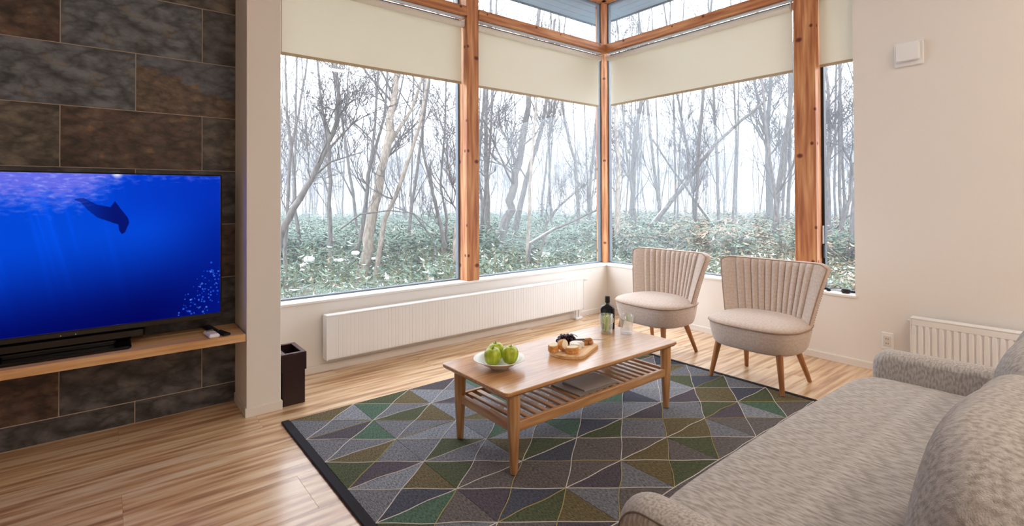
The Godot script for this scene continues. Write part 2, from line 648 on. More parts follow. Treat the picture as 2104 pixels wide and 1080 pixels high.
func build_room() -> void:
	# floor: a slab and boards of 0.303 x 1.82
	var fl := struct("floor", "streaky brown wood board floor")
	part(fl, "subfloor", span_box(Vector3(-3.2, -0.25, -3.9), Vector3(4.45, -0.012, 2.8)), M.board_joint)
	var meshes := {}
	var row := 0
	var z := -2.659 - 0.303 * 5
	while z < 2.6:
		var x := 0.054 + (row % 3) * 0.607 - 1.82 * 2
		if (row + 1) % 3 == 0: x = 0.054 - 1.82 * 2 + 0.9
		if row % 3 == 2 and row == 5: x = 0.054 - 1.82 * 2
		x = 0.054 - 1.82 * 2 + float((row + 1) % 3) * 0.607
		while x < 4.24:
			var a := maxf(x, -3.0)
			var b := minf(x + 1.82, 4.235)
			var z0 := maxf(z, -3.66)
			var z1 := minf(z + 0.303, 2.6)
			if b - a > 0.02 and z1 - z0 > 0.02:
				var key := "%.3f_%.3f" % [b - a, z1 - z0]
				if not meshes.has(key):
					meshes[key] = box(Vector3(b - a - 0.0004, 0.012, z1 - z0 - 0.0004), 0.0005)
				part(fl, "floor_board", meshes[key], M["board%d" % rng.randi_range(0, 5)], Vector3((a + b) / 2, -0.006, (z0 + z1) / 2))
			x += 1.82
		z += 0.303
		row += 1
	# ceiling and the walls behind the camera
	part(self, "ceiling", span_box(Vector3(-3.2, CEIL, -3.86), Vector3(4.435, CEIL + 0.2, 2.8)), M.ceiling).set_meta("kind", "structure")
	part(self, "wall_back", span_box(Vector3(-3.2, 0, 2.6), Vector3(4.435, CEIL, 2.8)), M.wall).set_meta("kind", "structure")
	part(self, "wall_side", span_box(Vector3(-3.2, 0, -3.6), Vector3(-3.0, CEIL, 2.6)), M.wall).set_meta("kind", "structure")
	# pier between the tiles and the windows
	var pier := struct("wall_pier", "narrow plastered pier between the slate wall and the windows")
	part(pier, "plaster", span_box(Vector3(0.617, 0, -3.86), Vector3(0.797, CEIL, -3.157), 0.002), M.wall)
	var bb := struct("baseboard_pier", "low off-white baseboard round the foot of the pier")
	part(bb, "face", span_box(Vector3(0.609, 0, -3.157), Vector3(0.805, 0.052, -3.149), 0.0015), M.base)
	part(bb, "face", span_box(Vector3(0.609, 0, ZT), Vector3(0.617, 0.052, -3.157), 0.0015), M.base)
	part(bb, "face", span_box(Vector3(0.797, 0, ZA + 0.009), Vector3(0.805, 0.052, -3.157), 0.0015), M.base)
	# window wall on the left and its low parapet
	var wa := struct("wall_front", "low plastered wall under the long windows")
	part(wa, "plaster", span_box(Vector3(0.797, 0, -3.86), Vector3(XB + 0.2, 0.488, ZA)), M.wall)
	var wb := struct("wall_right", "plain pale plaster wall beside the narrow window")
	part(wb, "plaster", span_box(Vector3(XB, 0, ZA), Vector3(XB + 0.2, 0.488, -1.323)), M.wall)
	part(wb, "plaster", span_box(Vector3(XB, 0, -1.323), Vector3(XB + 0.2, CEIL, 2.6)), M.wall)
	var b2 := struct("baseboard_front", "off-white baseboard under the long radiator")
	part(b2, "face", span_box(Vector3(0.805, 0, ZA), Vector3(XB, 0.052, ZA + 0.009), 0.0015), M.base)
	part(b2, "bead", span_box(Vector3(0.805, 0.042, ZA), Vector3(XB, 0.046, ZA + 0.0105)), M.white_trim)
	var b3 := struct("baseboard_right", "off-white baseboard along the plain wall")
	part(b3, "face", span_box(Vector3(XB - 0.009, 0, ZA + 0.009), Vector3(XB, 0.052, 2.6), 0.0015), M.base)
	part(b3, "bead", span_box(Vector3(XB - 0.0105, 0.042, ZA + 0.0105), Vector3(XB, 0.046, 2.6)), M.white_trim)
	# sills
	var s1 := struct("trim_1", "white window sill board over the long radiator")
	part(s1, "board", span_box(Vector3(0.797, 0.488, -3.86), Vector3(XB + 0.2, 0.506, ZA + 0.008), 0.002), M.white_trim)
	var s2 := struct("trim_2", "white window sill board behind the two chairs")
	part(s2, "board", span_box(Vector3(XB - 0.008, 0.488, ZA + 0.008), Vector3(XB + 0.2, 0.506, -1.315), 0.002), M.white_trim)


var trims := 2


# a post or beam of timber
func timber(label: String, a: Vector3, b: Vector3, upright: bool, along_z := false) -> void:
	trims += 1
	var o := struct("trim_%d" % trims, label)
	var size := (b - a).abs()
	var at := (a + b) / 2
	if upright:
		part(o, "post", box(size, 0.004), M.post, at)
	elif along_z:
		part(o, "beam", box(Vector3(size.z, size.y, size.x), 0.004), M.beam, at, Vector3(0, PI / 2, 0))
	else:
		part(o, "beam", box(size, 0.004), M.beam, at)


# one glazed opening: frame bars and pane. along x at depth z, or along z at depth x
func glazing(n: int, label: String, from: float, to: float, y0: float, y1: float, depth: float, on_x: bool, w := 0.016, m: Material = null) -> void:
	var o := struct("window_%d" % n, label)
	var fm: Material = m if m else M.alu
	var pt := func(u: float, y: float, d: float) -> Vector3:
		return Vector3(u, y, depth + d) if on_x else Vector3(depth - d, y, u)
	part(o, "frame_bar", span_box(pt.call(from, y0, -0.02), pt.call(from + w, y1, 0.02)), fm)
	part(o, "frame_bar", span_box(pt.call(to - w, y0, -0.02), pt.call(to, y1, 0.02)), fm)
	part(o, "frame_bar", span_box(pt.call(from + w, y0, -0.02), pt.call(to - w, y0 + w * 0.7, 0.02)), fm)
	part(o, "frame_bar", span_box(pt.call(from + w, y1 - w * 0.7, -0.02), pt.call(to - w, y1, 0.02)), fm)
	var st := begin()
	st.set_smooth_group(-1)
	quad(st, pt.call(from + w, y0 + w * 0.7, 0), pt.call(to - w, y0 + w * 0.7, 0), pt.call(to - w, y1 - w * 0.7, 0), pt.call(from + w, y1 - w * 0.7, 0), Vector3.BACK if on_x else Vector3.LEFT)
	part(o, "pane", done(st), M.pane)


func build_windows() -> void:
	var top := 3.385
	var gz := -3.81      # glass of the left wall
	var gx := 4.385      # glass of the right wall
	# posts
	timber("knotty timber post hidden behind the plaster pier", Vector3(0.797, 0.506, -3.79), Vector3(0.88, CEIL, ZA - 0.012), true)
	timber("knotty timber post between the two long windows", Vector3(2.440, 0.506, -3.84), Vector3(2.567, CEIL, ZA - 0.010), true)
	timber("knotty timber post in the corner of the two glazed walls", Vector3(4.305, 0.506, -3.865), Vector3(4.430, CEIL, -3.740), true)
	timber("wide dark timber post left of the narrow window", Vector3(XB + 0.004, 0.506, -1.733), Vector3(4.41, CEIL, -1.577), true)
	# transom beams
	var y0 := 2.808
	var y1 := 2.890
	timber("timber transom beam over the window next to the pier", Vector3(0.88, y0, -3.785), Vector3(2.440, y1, ZA - 0.004), false)
	timber("timber transom beam running from the middle post into the corner", Vector3(2.567, y0, -3.785), Vector3(4.305, y1, ZA - 0.004), false)
	timber("timber transom beam running from the corner to the wide post", Vector3(XB + 0.004, y0, ZA - 0.004), Vector3(4.36, y1, -1.733), false, true)
	timber("timber transom beam over the narrow window", Vector3(XB + 0.004, y0 + 0.03, -1.577), Vector3(4.36, y1 + 0.03, -1.323), false, true)
	# head beams under the ceiling
	timber("timber head beam above the upper panes of the left wall", Vector3(0.88, top, -3.85), Vector3(4.305, CEIL, ZA - 0.02), false)
	timber("timber head beam above the upper panes of the right wall", Vector3(4.245, top, -3.74), Vector3(4.42, CEIL, -1.323), false, true)
	# panes
	glazing(1, "big window pane next to the pier", 0.88, 2.440, 0.506, y0, gz, true)
	glazing(2, "big window pane between the middle post and the corner", 2.567, 4.305, 0.506, y0, gz, true)
	glazing(3, "upper pane next to the pier", 0.88, 2.440, y1, top, gz, true)
	glazing(4, "upper pane left of the corner post", 2.567, 4.305, y1, top, gz, true)
	glazing(5, "big window pane behind the two chairs", -3.740, -1.733, 0.506, y0, gx, false)
	glazing(6, "upper pane right of the corner post", -3.740, -1.733, y1, top, gx, false)
	glazing(7, "narrow window pane in a dark sash", -1.577, -1.323, 0.506, y0 + 0.03, gx - 0.02, false, 0.02, M.dark_alu)
	glazing(8, "upper pane of the narrow window", -1.577, -1.323, y1 + 0.03, top, gx, false)
	# catch on the sash of the narrow window
	var c := thing("window_catch", "small dark catch on the sash of the narrow window", "catch", Vector3(4.335, 0.80, -1.566))
	part(c, "plate", box(Vector3(0.012, 0.10, 0.014), 0.002), M.dark_alu)
	part(c, "strip", box(Vector3(0.010, 0.14, 0.012), 0.002), M.alu_light, Vector3(0, 0.13, 0))
	# blinds
	blind("cream roller blind pulled part way down next to the pier", 0.89, 2.428, 2.222, true)
	blind("cream roller blind between the middle post and the corner", 2.582, 4.208, 2.213, true)
	blind("cream roller blind between the corner and the wide dark post", -3.655, -1.768, 2.222, false)
	blind("short cream roller blind over the narrow window", -1.572, -1.345, 2.222, false, 0.03)


func blind(label: String, from: float, to: float, bottom: float, on_x: bool, up := 0.0) -> void:
	# local x runs along the opening, z into the room
	var long := to - from
	var mid := (from + to) / 2
	var t := thing("roller_blind", label, "blind", Vector3(mid, bottom, -3.725) if on_x else Vector3(4.30, bottom, mid), 0.0 if on_x else -PI / 2)
	var hi := 2.790 + up - bottom
	part(t, "fabric", box(Vector3(long, hi - 0.03, 0.0012), 0.0, Vector3(0, hi / 2 + 0.0, -0.012)), M.blind)
	var st := begin()
	var pts := [Vector3(-long / 2, 0, 0), Vector3(long / 2, 0, 0)]
	add_tube(st, pts, [0.026], 20)
	part(t, "roll", done(st), M.blind_roll, Vector3(0, hi - 0.052, 0.010))
	part(t, "head_rail", box(Vector3(long + 0.02, 0.010, 0.034), 0.002), M.alu_light, Vector3(0, hi + 0.011, 0.006))
	for s in [-1.0, 1.0]:
		part(t, "bracket", box(Vector3(0.006, 0.062, 0.055), 0.003), M.white_metal, Vector3(s * (long / 2 + 0.006), hi - 0.040, 0.008))
	part(t, "bottom_bar", box(Vector3(long, 0.022, 0.010), 0.003), M.blind_bar, Vector3(0, 0.011, -0.012))
	if on_x and from < 1.0:
		part(t, "pull_cord", tube([Vector3(-long / 2 + 0.055, hi - 0.05, -0.004), Vector3(-long / 2 + 0.055, 0.02, -0.004)], [0.0022], 6), M.blind_bar)


func build_tile_wall() -> void:
	var w := struct("wall_left", "wall clad in large slate tiles in brown and blue grey")
	part(w, "backing", span_box(Vector3(-3.2, 0, -3.7), Vector3(0.617, CEIL, ZT - 0.0016)), M.grout)
	var kinds := ["slate_blue", "slate_dark", "slate_rust", "slate_olive", "slate_dark"]
	# what the photograph shows, by row and column
	var seen := {"7_0": "slate_rust", "7_1": "slate_blue", "7_2": "slate_dark", "6_0": "slate_blue", "6_1": "slate_split", "5_0": "slate_olive", "5_1": "slate_rust", "5_2": "slate_olive",
		"4_0": "slate_dark", "4_1": "slate_dark", "3_2": "slate_rust", "2_1": "slate_dark", "1_0": "slate_rust", "1_1": "slate_dark", "1_2": "slate_dark", "0_0": "slate_dark", "0_1": "slate_dark", "8_0": "slate_blue", "8_1": "slate_olive"}
	var y := 0.119 - 0.318
	for r in 12:
		var ya := maxf(y, 0.0)
		var yb := minf(y + 0.318, CEIL)
		# right edges of the joints: rows take turns
		var joints := [0.126, 0.617] if r % 2 == 0 else [-0.185, 0.441, 0.617]
		var edges := joints.duplicate()
		var x: float = joints[0]
		while x > -3.0:
			x -= 0.627
			edges.push_front(maxf(x, -3.0))
		var lead: int = edges.size() - joints.size()
		for i in range(1, edges.size()):
			var col: int = i - lead
			var kind: String = seen.get("%d_%d" % [r, col], kinds[rng.randi_range(0, 4)])
			var a: float = edges[i - 1]
			var b: float = edges[i]
			var g := 0.004
			var size := Vector3(b - a - g, yb - ya - g, 0.009)
			if size.x < 0.02 or size.y < 0.02: continue
			var m: StandardMaterial3D = M[kind]
			var key := "%s_%d" % [kind, rng.randi_range(0, 3)]
			if not M.has(key):
				M[key] = tinted(m, Color.WHITE, Vector3(rng.randf(), rng.randf(), rng.randf()))
			part(w, "tile", box(size, 0.0015), M[key] if kind != "slate_split" else M.slate_split, Vector3((a + b) / 2, (ya + yb) / 2, ZT - 0.0045 + rng.randf_range(-0.0004, 0.0)))
		y += 0.318
	# shelf
	var s := thing("wall_shelf", "long pale wooden shelf fixed to the slate wall under the television", "shelf", Vector3(-1.19, 0.450, -3.306))
	for i in 4:
		part(s, "plank", box(Vector3(3.6, 0.042, 0.0795), 0.0012), M["shelf"] if i % 2 == 0 else tinted(M.shelf, Color(0.96, 0.95, 0.94), Vector3(0.3 * i, 0.2, 0.1)), Vector3(0, 0, -0.1195 + 0.0797 * i))
	# television
	var t := thing("television", "black flat television showing a whale swimming under blue water", "television", Vector3(-0.1685, 0.471, -3.285))
	var case := part(t, "case", box(Vector3(1.365, 0.80, 0.045), 0.006), M.bezel, Vector3(0, 0.088 + 0.40, -0.012))
	part(t, "rear_housing", box(Vector3(1.0, 0.46, 0.05), 0.02), M.black, Vector3(0, 0.36, -0.055))
	part(t, "lower_bezel", box(Vector3(1.365, 0.026, 0.012), 0.003), M.bezel, Vector3(0, 0.101, 0.012))
	part(t, "screen", screen_mesh(1.345, 0.765), screen_material(), Vector3(0, 0.4985, 0.0115))
	part(t, "neck", box(Vector3(0.42, 0.10, 0.05), 0.008), M.black_gloss, Vector3(0, 0.06, -0.02))
	part(t, "stand_foot", plate(round_rect(0.272, 0.11, 0.02), 0.0, 0.016, 0.005), M.black_gloss, Vector3(0, 0, -0.025))
	part(t, "speaker_bar", box(Vector3(0.86, 0.05, 0.05), 0.01), M.black_gloss, Vector3(-0.1, 0.062, -0.01))  # black bar between the screen case and the stand foot
	part(t, "indicator", box(Vector3(0.004, 0.004, 0.002)), plain(rgb8(230, 190, 90), 0.4), Vector3(0.0, 0.097, 0.0185))
	part(t, "indicator", box(Vector3(0.004, 0.004, 0.002)), plain(rgb8(230, 230, 230), 0.4), Vector3(0.055, 0.097, 0.0185))
	var l := AreaLight3D.new()
	l.name = "screen_light"
	l.area_size = Vector2(1.3, 0.72)
	l.light_color = Color(0.25, 0.4, 1.0)
	l.light_energy = 0.10
	l.shadow_enabled = true
	l.area_range = 12.0
	l.position = Vector3(0, 0.4985, 0.02)
	l.rotation = Vector3(0, PI, 0)
	t.add_child(l)
	# remote controls
	var r1 := thing("remote_control", "slim black remote control lying against the slate wall", "remote control", Vector3(0.468, 0.471, -3.372), 0.12)
	part(r1, "body", box(Vector3(0.046, 0.016, 0.15), 0.005), M.black, Vector3(0, 0.008, 0))
	var r2 := thing("remote_control", "white remote control lying on the front edge of the shelf", "remote control", Vector3(0.455, 0.471, -3.222), 0.10)
	var white := part(r2, "body", box(Vector3(0.052, 0.02, 0.13), 0.006), M.white_metal, Vector3(0, 0.01, 0))
	part(white, "display", box(Vector3(0.036, 0.002, 0.03), 0.0), plain(rgb8(170, 176, 172), 0.2), Vector3(0, 0.0105, -0.035))
	for i in 3:
		part(white, "button", box(Vector3(0.028, 0.003, 0.008), 0.001), plain(rgb8(206, 186, 186), 0.5), Vector3(0, 0.0112, 0.0 + 0.018 * i))
	var r3 := thing("remote_control", "short black remote control beside the white one", "remote control", Vector3(0.508, 0.471, -3.222), 0.25)
	part(r3, "body", box(Vector3(0.04, 0.014, 0.115), 0.004), M.black, Vector3(0, 0.007, 0))


func screen_mesh(w: float, h: float) -> ArrayMesh:
	var st := begin()
	var p := [Vector3(-w / 2, h / 2, 0), Vector3(w / 2, h / 2, 0), Vector3(w / 2, -h / 2, 0), Vector3(-w / 2, -h / 2, 0)]
	var uv := [Vector2(0, 0), Vector2(1, 0), Vector2(1, 1), Vector2(0, 1)]
	for i in [0, 1, 2, 0, 2, 3]:
		st.set_normal(Vector3.BACK)
		st.set_uv(uv[i])
		st.add_vertex(p[i])
	return st.commit()


# the moving picture on the television: blue water, surface light top left, a whale, bubbles
func screen_material() -> StandardMaterial3D:
	var w := 640
	var h := 360
	var im := Image.create(w, h, false, Image.FORMAT_RGB8)
	var n1 := noise(0.02, 4, 101)
	var n2 := noise(0.05, 3, 102, FastNoiseLite.TYPE_SIMPLEX_SMOOTH, 12.0)
	var whale := PackedVector2Array([Vector2(0.533, 0.165), Vector2(0.56, 0.155), Vector2(0.599, 0.201), Vector2(0.638, 0.218), Vector2(0.651, 0.178), Vector2(0.669, 0.232), Vector2(0.69, 0.289), Vector2(0.694, 0.324), Vector2(0.682, 0.387), Vector2(0.672, 0.398), Vector2(0.664, 0.374), Vector2(0.661, 0.334), Vector2(0.639, 0.316), Vector2(0.599, 0.284), Vector2(0.574, 0.239), Vector2(0.554, 0.188)])
	for y in h:
		for x in w:
			var u := float(x) / w
			var v := float(y) / h
			# water: brightest left of the middle, darker down and to the right
			var deep := smoothstep(0.35, 1.05, v + 0.25 * (u - 0.6))
			var right := smoothstep(0.72, 1.05, u)
			var c := Color(0.0, 0.28, 0.85).lerp(Color(0.0, 0.02, 0.36), deep)
			c = c.lerp(Color(0.0, 0.10, 0.55), right * 0.75)
			c = c.lerp(Color(0.0, 0.20, 0.76), (1.0 - smoothstep(0.1, 0.45, v)) * smoothstep(0.55, 0.75, u) * 0.7)
			# shafts of light
			var shaft := n1.get_noise_2d((u - v * 0.12) * 900.0, v * 18.0)
			c += Color(0.02, 0.08, 0.16) * maxf(0.0, shaft) * (1.0 - deep) * (1.0 - smoothstep(0.6, 0.8, u))
			# rippled surface
			var edge := 0.24 - 0.22 * smoothstep(0.52, 0.74, u) + 0.10 * n2.get_noise_2d(x * 0.7, y * 1.6)
			var lit := clampf((edge - v) / 0.17 + 0.1, 0.0, 1.0)
			var crest := maxf(0.0, n2.get_noise_2d(x * 0.8 + 300.0, y * 2.6))
			c = c.lerp(Color(0.50 + 0.28 * crest, 0.46 + 0.30 * crest, 0.92 + 0.08 * crest), lit * 0.8)
			# the sun through the surface
			var ds := Vector2((u - 0.658) * 1.78, v + 0.004).length()
			c = c.lerp(Color(1, 0.97, 1), clampf(1.15 - ds / 0.032, 0.0, 1.0))
			if Geometry2D.is_point_in_polygon(Vector2(u, v), whale):
				c = c.lerp(Color(0.02, 0.07, 0.42), 0.55 + 0.4 * smoothstep(0.55, 0.66, u))
			im.set_pixel(x, y, Color(clampf(c.r, 0, 1), clampf(c.g, 0, 1), clampf(c.b, 0, 1)))
	var r := RandomNumberGenerator.new()
	r.seed = 77
	for i in 150:
		var t := r.randf()
		var p := Vector2(0.845, 0.966).lerp(Vector2(1.0, 0.66), t) + Vector2(r.randfn(0.012, 0.028), r.randfn(0.05, 0.06))
		var s := r.randf_range(0.8, 2.4)
		var c := Color(0.12, 0.42, 1.0).lerp(Color(0.6, 0.8, 1.0), r.randf() * r.randf())
		for dy in range(-3, 4):
			for dx in range(-3, 4):
				if Vector2(dx, dy).length() < s:
					var q := Vector2i(int(p.x * w) + dx, int(p.y * h) + dy)
					if q.x >= 0 and q.y >= 0 and q.x < w and q.y < h:
						im.set_pixelv(q, im.get_pixelv(q).lerp(c, 0.6))
	var m := plain(Color(0.004, 0.004, 0.005), 0.5)
	m.metallic_specular = 0.12
	m.emission_enabled = true
	m.emission = Color.BLACK
	m.emission_texture = ImageTexture.create_from_image(im)
	m.emission_operator = BaseMaterial3D.EMISSION_OP_ADD
	m.emission_energy_multiplier = 1.0
	return m


# ================================================================ rug
func build_rug() -> void:
	var t := thing("rug", "patchwork rug of grey, green and brown triangles with pale stitching", "rug")
	var x0 := 0.79
	var z0 := -2.94
	var cx := 0.3565
	var cz := 0.2825
	var top := 0.009
	part(t, "backing", span_box(Vector3(0.785, 0.0006, -2.95), Vector3(3.295, 0.006, -1.195)), M.rug_back)
	part(t, "edge_binding", box(Vector3(0.042, 0.011, 1.765), 0.004), M.rug_edge, Vector3(0.768, 0.0062, -2.073))
	part(t, "edge_binding", box(Vector3(0.030, 0.011, 1.765), 0.004), M.rug_edge, Vector3(3.306, 0.0062, -2.073))
	part(t, "border", box(Vector3(2.5, 0.0035, 0.05), 0.001), M.rug_t, Vector3(2.04, 0.0075, -1.22))
	# colours of the four patches of each cell: far, near, left, right
	var map := [
		["bggl", "ognb", "pllg", "gpng", "obgt", "gspl", "tgbo"],
		["pggn", "oggb", "pglg", "gtnp", "nbgl", "splg", "gogt"],
		["bpog", "logl", "bngl", "gplt", "nlgs", "oglt", "gbgs"],
		["lsgb", "gtog", "lobg", "lsng", "nlgs", "llll", "gsog"],
		["ngot", "tspt", "sttt", "ottg", "pbgg", "pogb", "osbg"],
		["tgob", "optb", "ptgg", "bobt", "btog", "pttl", "otnb"],
	]
	var meshes := {}
	var h := [Vector2(-cx / 2, -cz / 2), Vector2(cx / 2, -cz / 2), Vector2(cx / 2, cz / 2), Vector2(-cx / 2, cz / 2)]
	var sides := [[0, 1], [2, 3], [3, 0], [1, 2]]
	for k in 4:
		var poly := PackedVector2Array([h[sides[k][0]], h[sides[k][1]], Vector2.ZERO])
		var st := begin()
		st.set_smooth_group(-1)
		var g := (poly[0] + poly[1] + poly[2]) / 3.0
		var hi := []
		var lo := []
		for p in poly:
			var q: Vector2 = p.lerp(g, 0.02)
			hi.append(Vector3(q.x, 0.0035, q.y))
			lo.append(Vector3(p.x, 0.0, p.y))
		tri(st, hi[0], hi[1], hi[2], Vector3.UP)
		for i in 3:
			var j := (i + 1) % 3
			var mid: Vector3 = (lo[i] + lo[j]) / 2 - Vector3(g.x, 0, g.y)
			quad(st, lo[i], lo[j], hi[j], hi[i], mid + Vector3.UP * 0.01)
		meshes[k] = done(st)
	for j in 6:
		for i in 7:
			for k in 4:
				part(t, "patch", meshes[k], M["rug_" + map[j][i][k]], Vector3(x0 + (i + 0.5) * cx, 0.0058, z0 + (j + 0.5) * cz))
	# stitched yarn along the seams, a little wavy
	var yarn := func(a: Vector2, b: Vector2, m: Material) -> void:
		var pts := []
		var n := 9
		var side := (b - a).orthogonal().normalized()
		var amp := rng.randf_range(0.002, 0.007)
		var ph := rng.randf() * TAU
		for i in n:
			var f := float(i) / (n - 1)
			var w := side * sin(f * TAU * 1.3 + ph) * amp * sin(f * PI)
			var p := a.lerp(b, f) + w
			pts.append(Vector3(p.x, top + 0.0006, p.y))
		part(t, "stitching", tube(pts, [0.0021], 5), m)
	for j in 7:
		for i in 7:
			if j > 0:
				yarn.call(Vector2(x0 + i * cx, z0 + j * cz), Vector2(x0 + (i + 1) * cx, z0 + j * cz), M.yarn_gold if rng.randf() < 0.2 else M.yarn)
	for j in 6:
		for i in 7:
			var a := Vector2(x0 + i * cx, z0 + j * cz)
			var b := a + Vector2(cx, cz)
			yarn.call(a, b, M.yarn_gold if rng.randf() < 0.25 else M.yarn)
			yarn.call(Vector2(a.x, b.y), Vector2(b.x, a.y), M.yarn_gold if rng.randf() < 0.25 else M.yarn)


# ================================================================ coffee table
func build_table() -> void:
	var x0 := 1.332
	var x1 := 2.597
	var z0 := -2.247
	var z1 := -1.708
	var foot := 0.0119
	var t := thing("coffee_table", "low oak coffee table with round tapered legs and a slatted shelf", "table", Vector3((x0 + x1) / 2, foot, (z0 + z1) / 2))
	var c := t.position
	part(t, "table_top", plate(round_rect((x1 - x0) / 2, (z1 - z0) / 2, 0.022, 3), TT - foot - 0.026, TT - foot, 0.003, 0.012), M.oak_u)
	var lx := [1.402, 2.532]
	var lz := [-2.180, -1.748]
	var leg := lathe([Vector2(0.0, 0.0), Vector2(0.0155, 0.0), Vector2(0.0175, 0.004), Vector2(0.027, 0.20), Vector2(0.030, 0.30), Vector2(0.030, TT - foot - 0.0262)], 20)
	for x in lx:
		for z in lz:
			part(t, "leg", leg, M.oak_v, Vector3(x - c.x, 0, z - c.z))
	# rails of the shelf
	var ry := 0.214 - foot
	for z in lz:
		part(t, "long_rail", box(Vector3(lx[1] - lx[0] - 0.04, 0.044, 0.022), 0.003), M.oak_u, Vector3((lx[0] + lx[1]) / 2 - c.x, ry, z - c.z))
	for x in lx:
		part(t, "end_rail", box(Vector3(0.022, 0.044, lz[1] - lz[0] - 0.04), 0.003), M.oak_z, Vector3(x - c.x, ry, (lz[0] + lz[1]) / 2 - c.z))
	var slat := box(Vector3(0.026, 0.012, lz[1] - lz[0] - 0.022), 0.002)
	var n := 20
	for i in n:
		part(t, "slat", slat, M.oak_z, Vector3(lerpf(lx[0] + 0.05, lx[1] - 0.05, float(i) / (n - 1)) - c.x, ry + 0.012, (lz[0] + lz[1]) / 2 - c.z))
	# booklets on the shelf
	var b1 := thing("booklet", "large grey-brown booklet lying under another on the table shelf", "booklet", Vector3(1.985, 0.2322, -1.872), 0.03)
	part(b1, "cover", box(Vector3(0.30, 0.004, 0.205), 0.001), plain(rgb8(146, 134, 126), 0.5), Vector3(0, 0.002, 0))
	part(b1, "pages", box(Vector3(0.292, 0.003, 0.198), 0.0), plain(rgb8(190, 180, 170), 0.8), Vector3(0, 0.0055, 0))
	part(b1, "cover", box(Vector3(0.30, 0.002, 0.205), 0.0005), plain(rgb8(150, 139, 132), 0.45), Vector3(0, 0.008, 0))
	var b2 := thing("booklet", "smaller grey-brown booklet lying on top on the table shelf", "booklet", Vector3(2.01, 0.2413, -1.862), -0.02)
	part(b2, "cover", box(Vector3(0.235, 0.003, 0.165), 0.001), plain(rgb8(154, 142, 134), 0.45), Vector3(0, 0.0015, 0))
	part(b2, "pages", box(Vector3(0.229, 0.003, 0.160), 0.0), plain(rgb8(196, 186, 176), 0.8), Vector3(0, 0.0045, 0))
	part(b2, "cover", box(Vector3(0.235, 0.002, 0.165), 0.0005), plain(rgb8(158, 147, 140), 0.42), Vector3(0, 0.007, 0))


# ================================================================ chairs
const BACK_LOW := 0.335

# inner face of the chair's back: u across (-1..1), v up (0..1)
func back_point(u: float, v: float) -> Vector3:
	var half := 0.262 + 0.090 * v if v >= 0.0 else 0.262 + 0.22 * v
	var x := 0.190 + 0.052 * v - (0.138 - 0.012 * v - 0.030 * v * v) * u * u
	if v < 0.0: x += v * 0.12 * u * u
	var y := BACK_LOW + 0.440 * v + 0.012 * u * u * maxf(v, 0.0) - 0.030 * pow(absf(u), 16.0) * pow(clampf(v, 0.0, 1.0), 3.0)
	return Vector3(x, y, u * half)


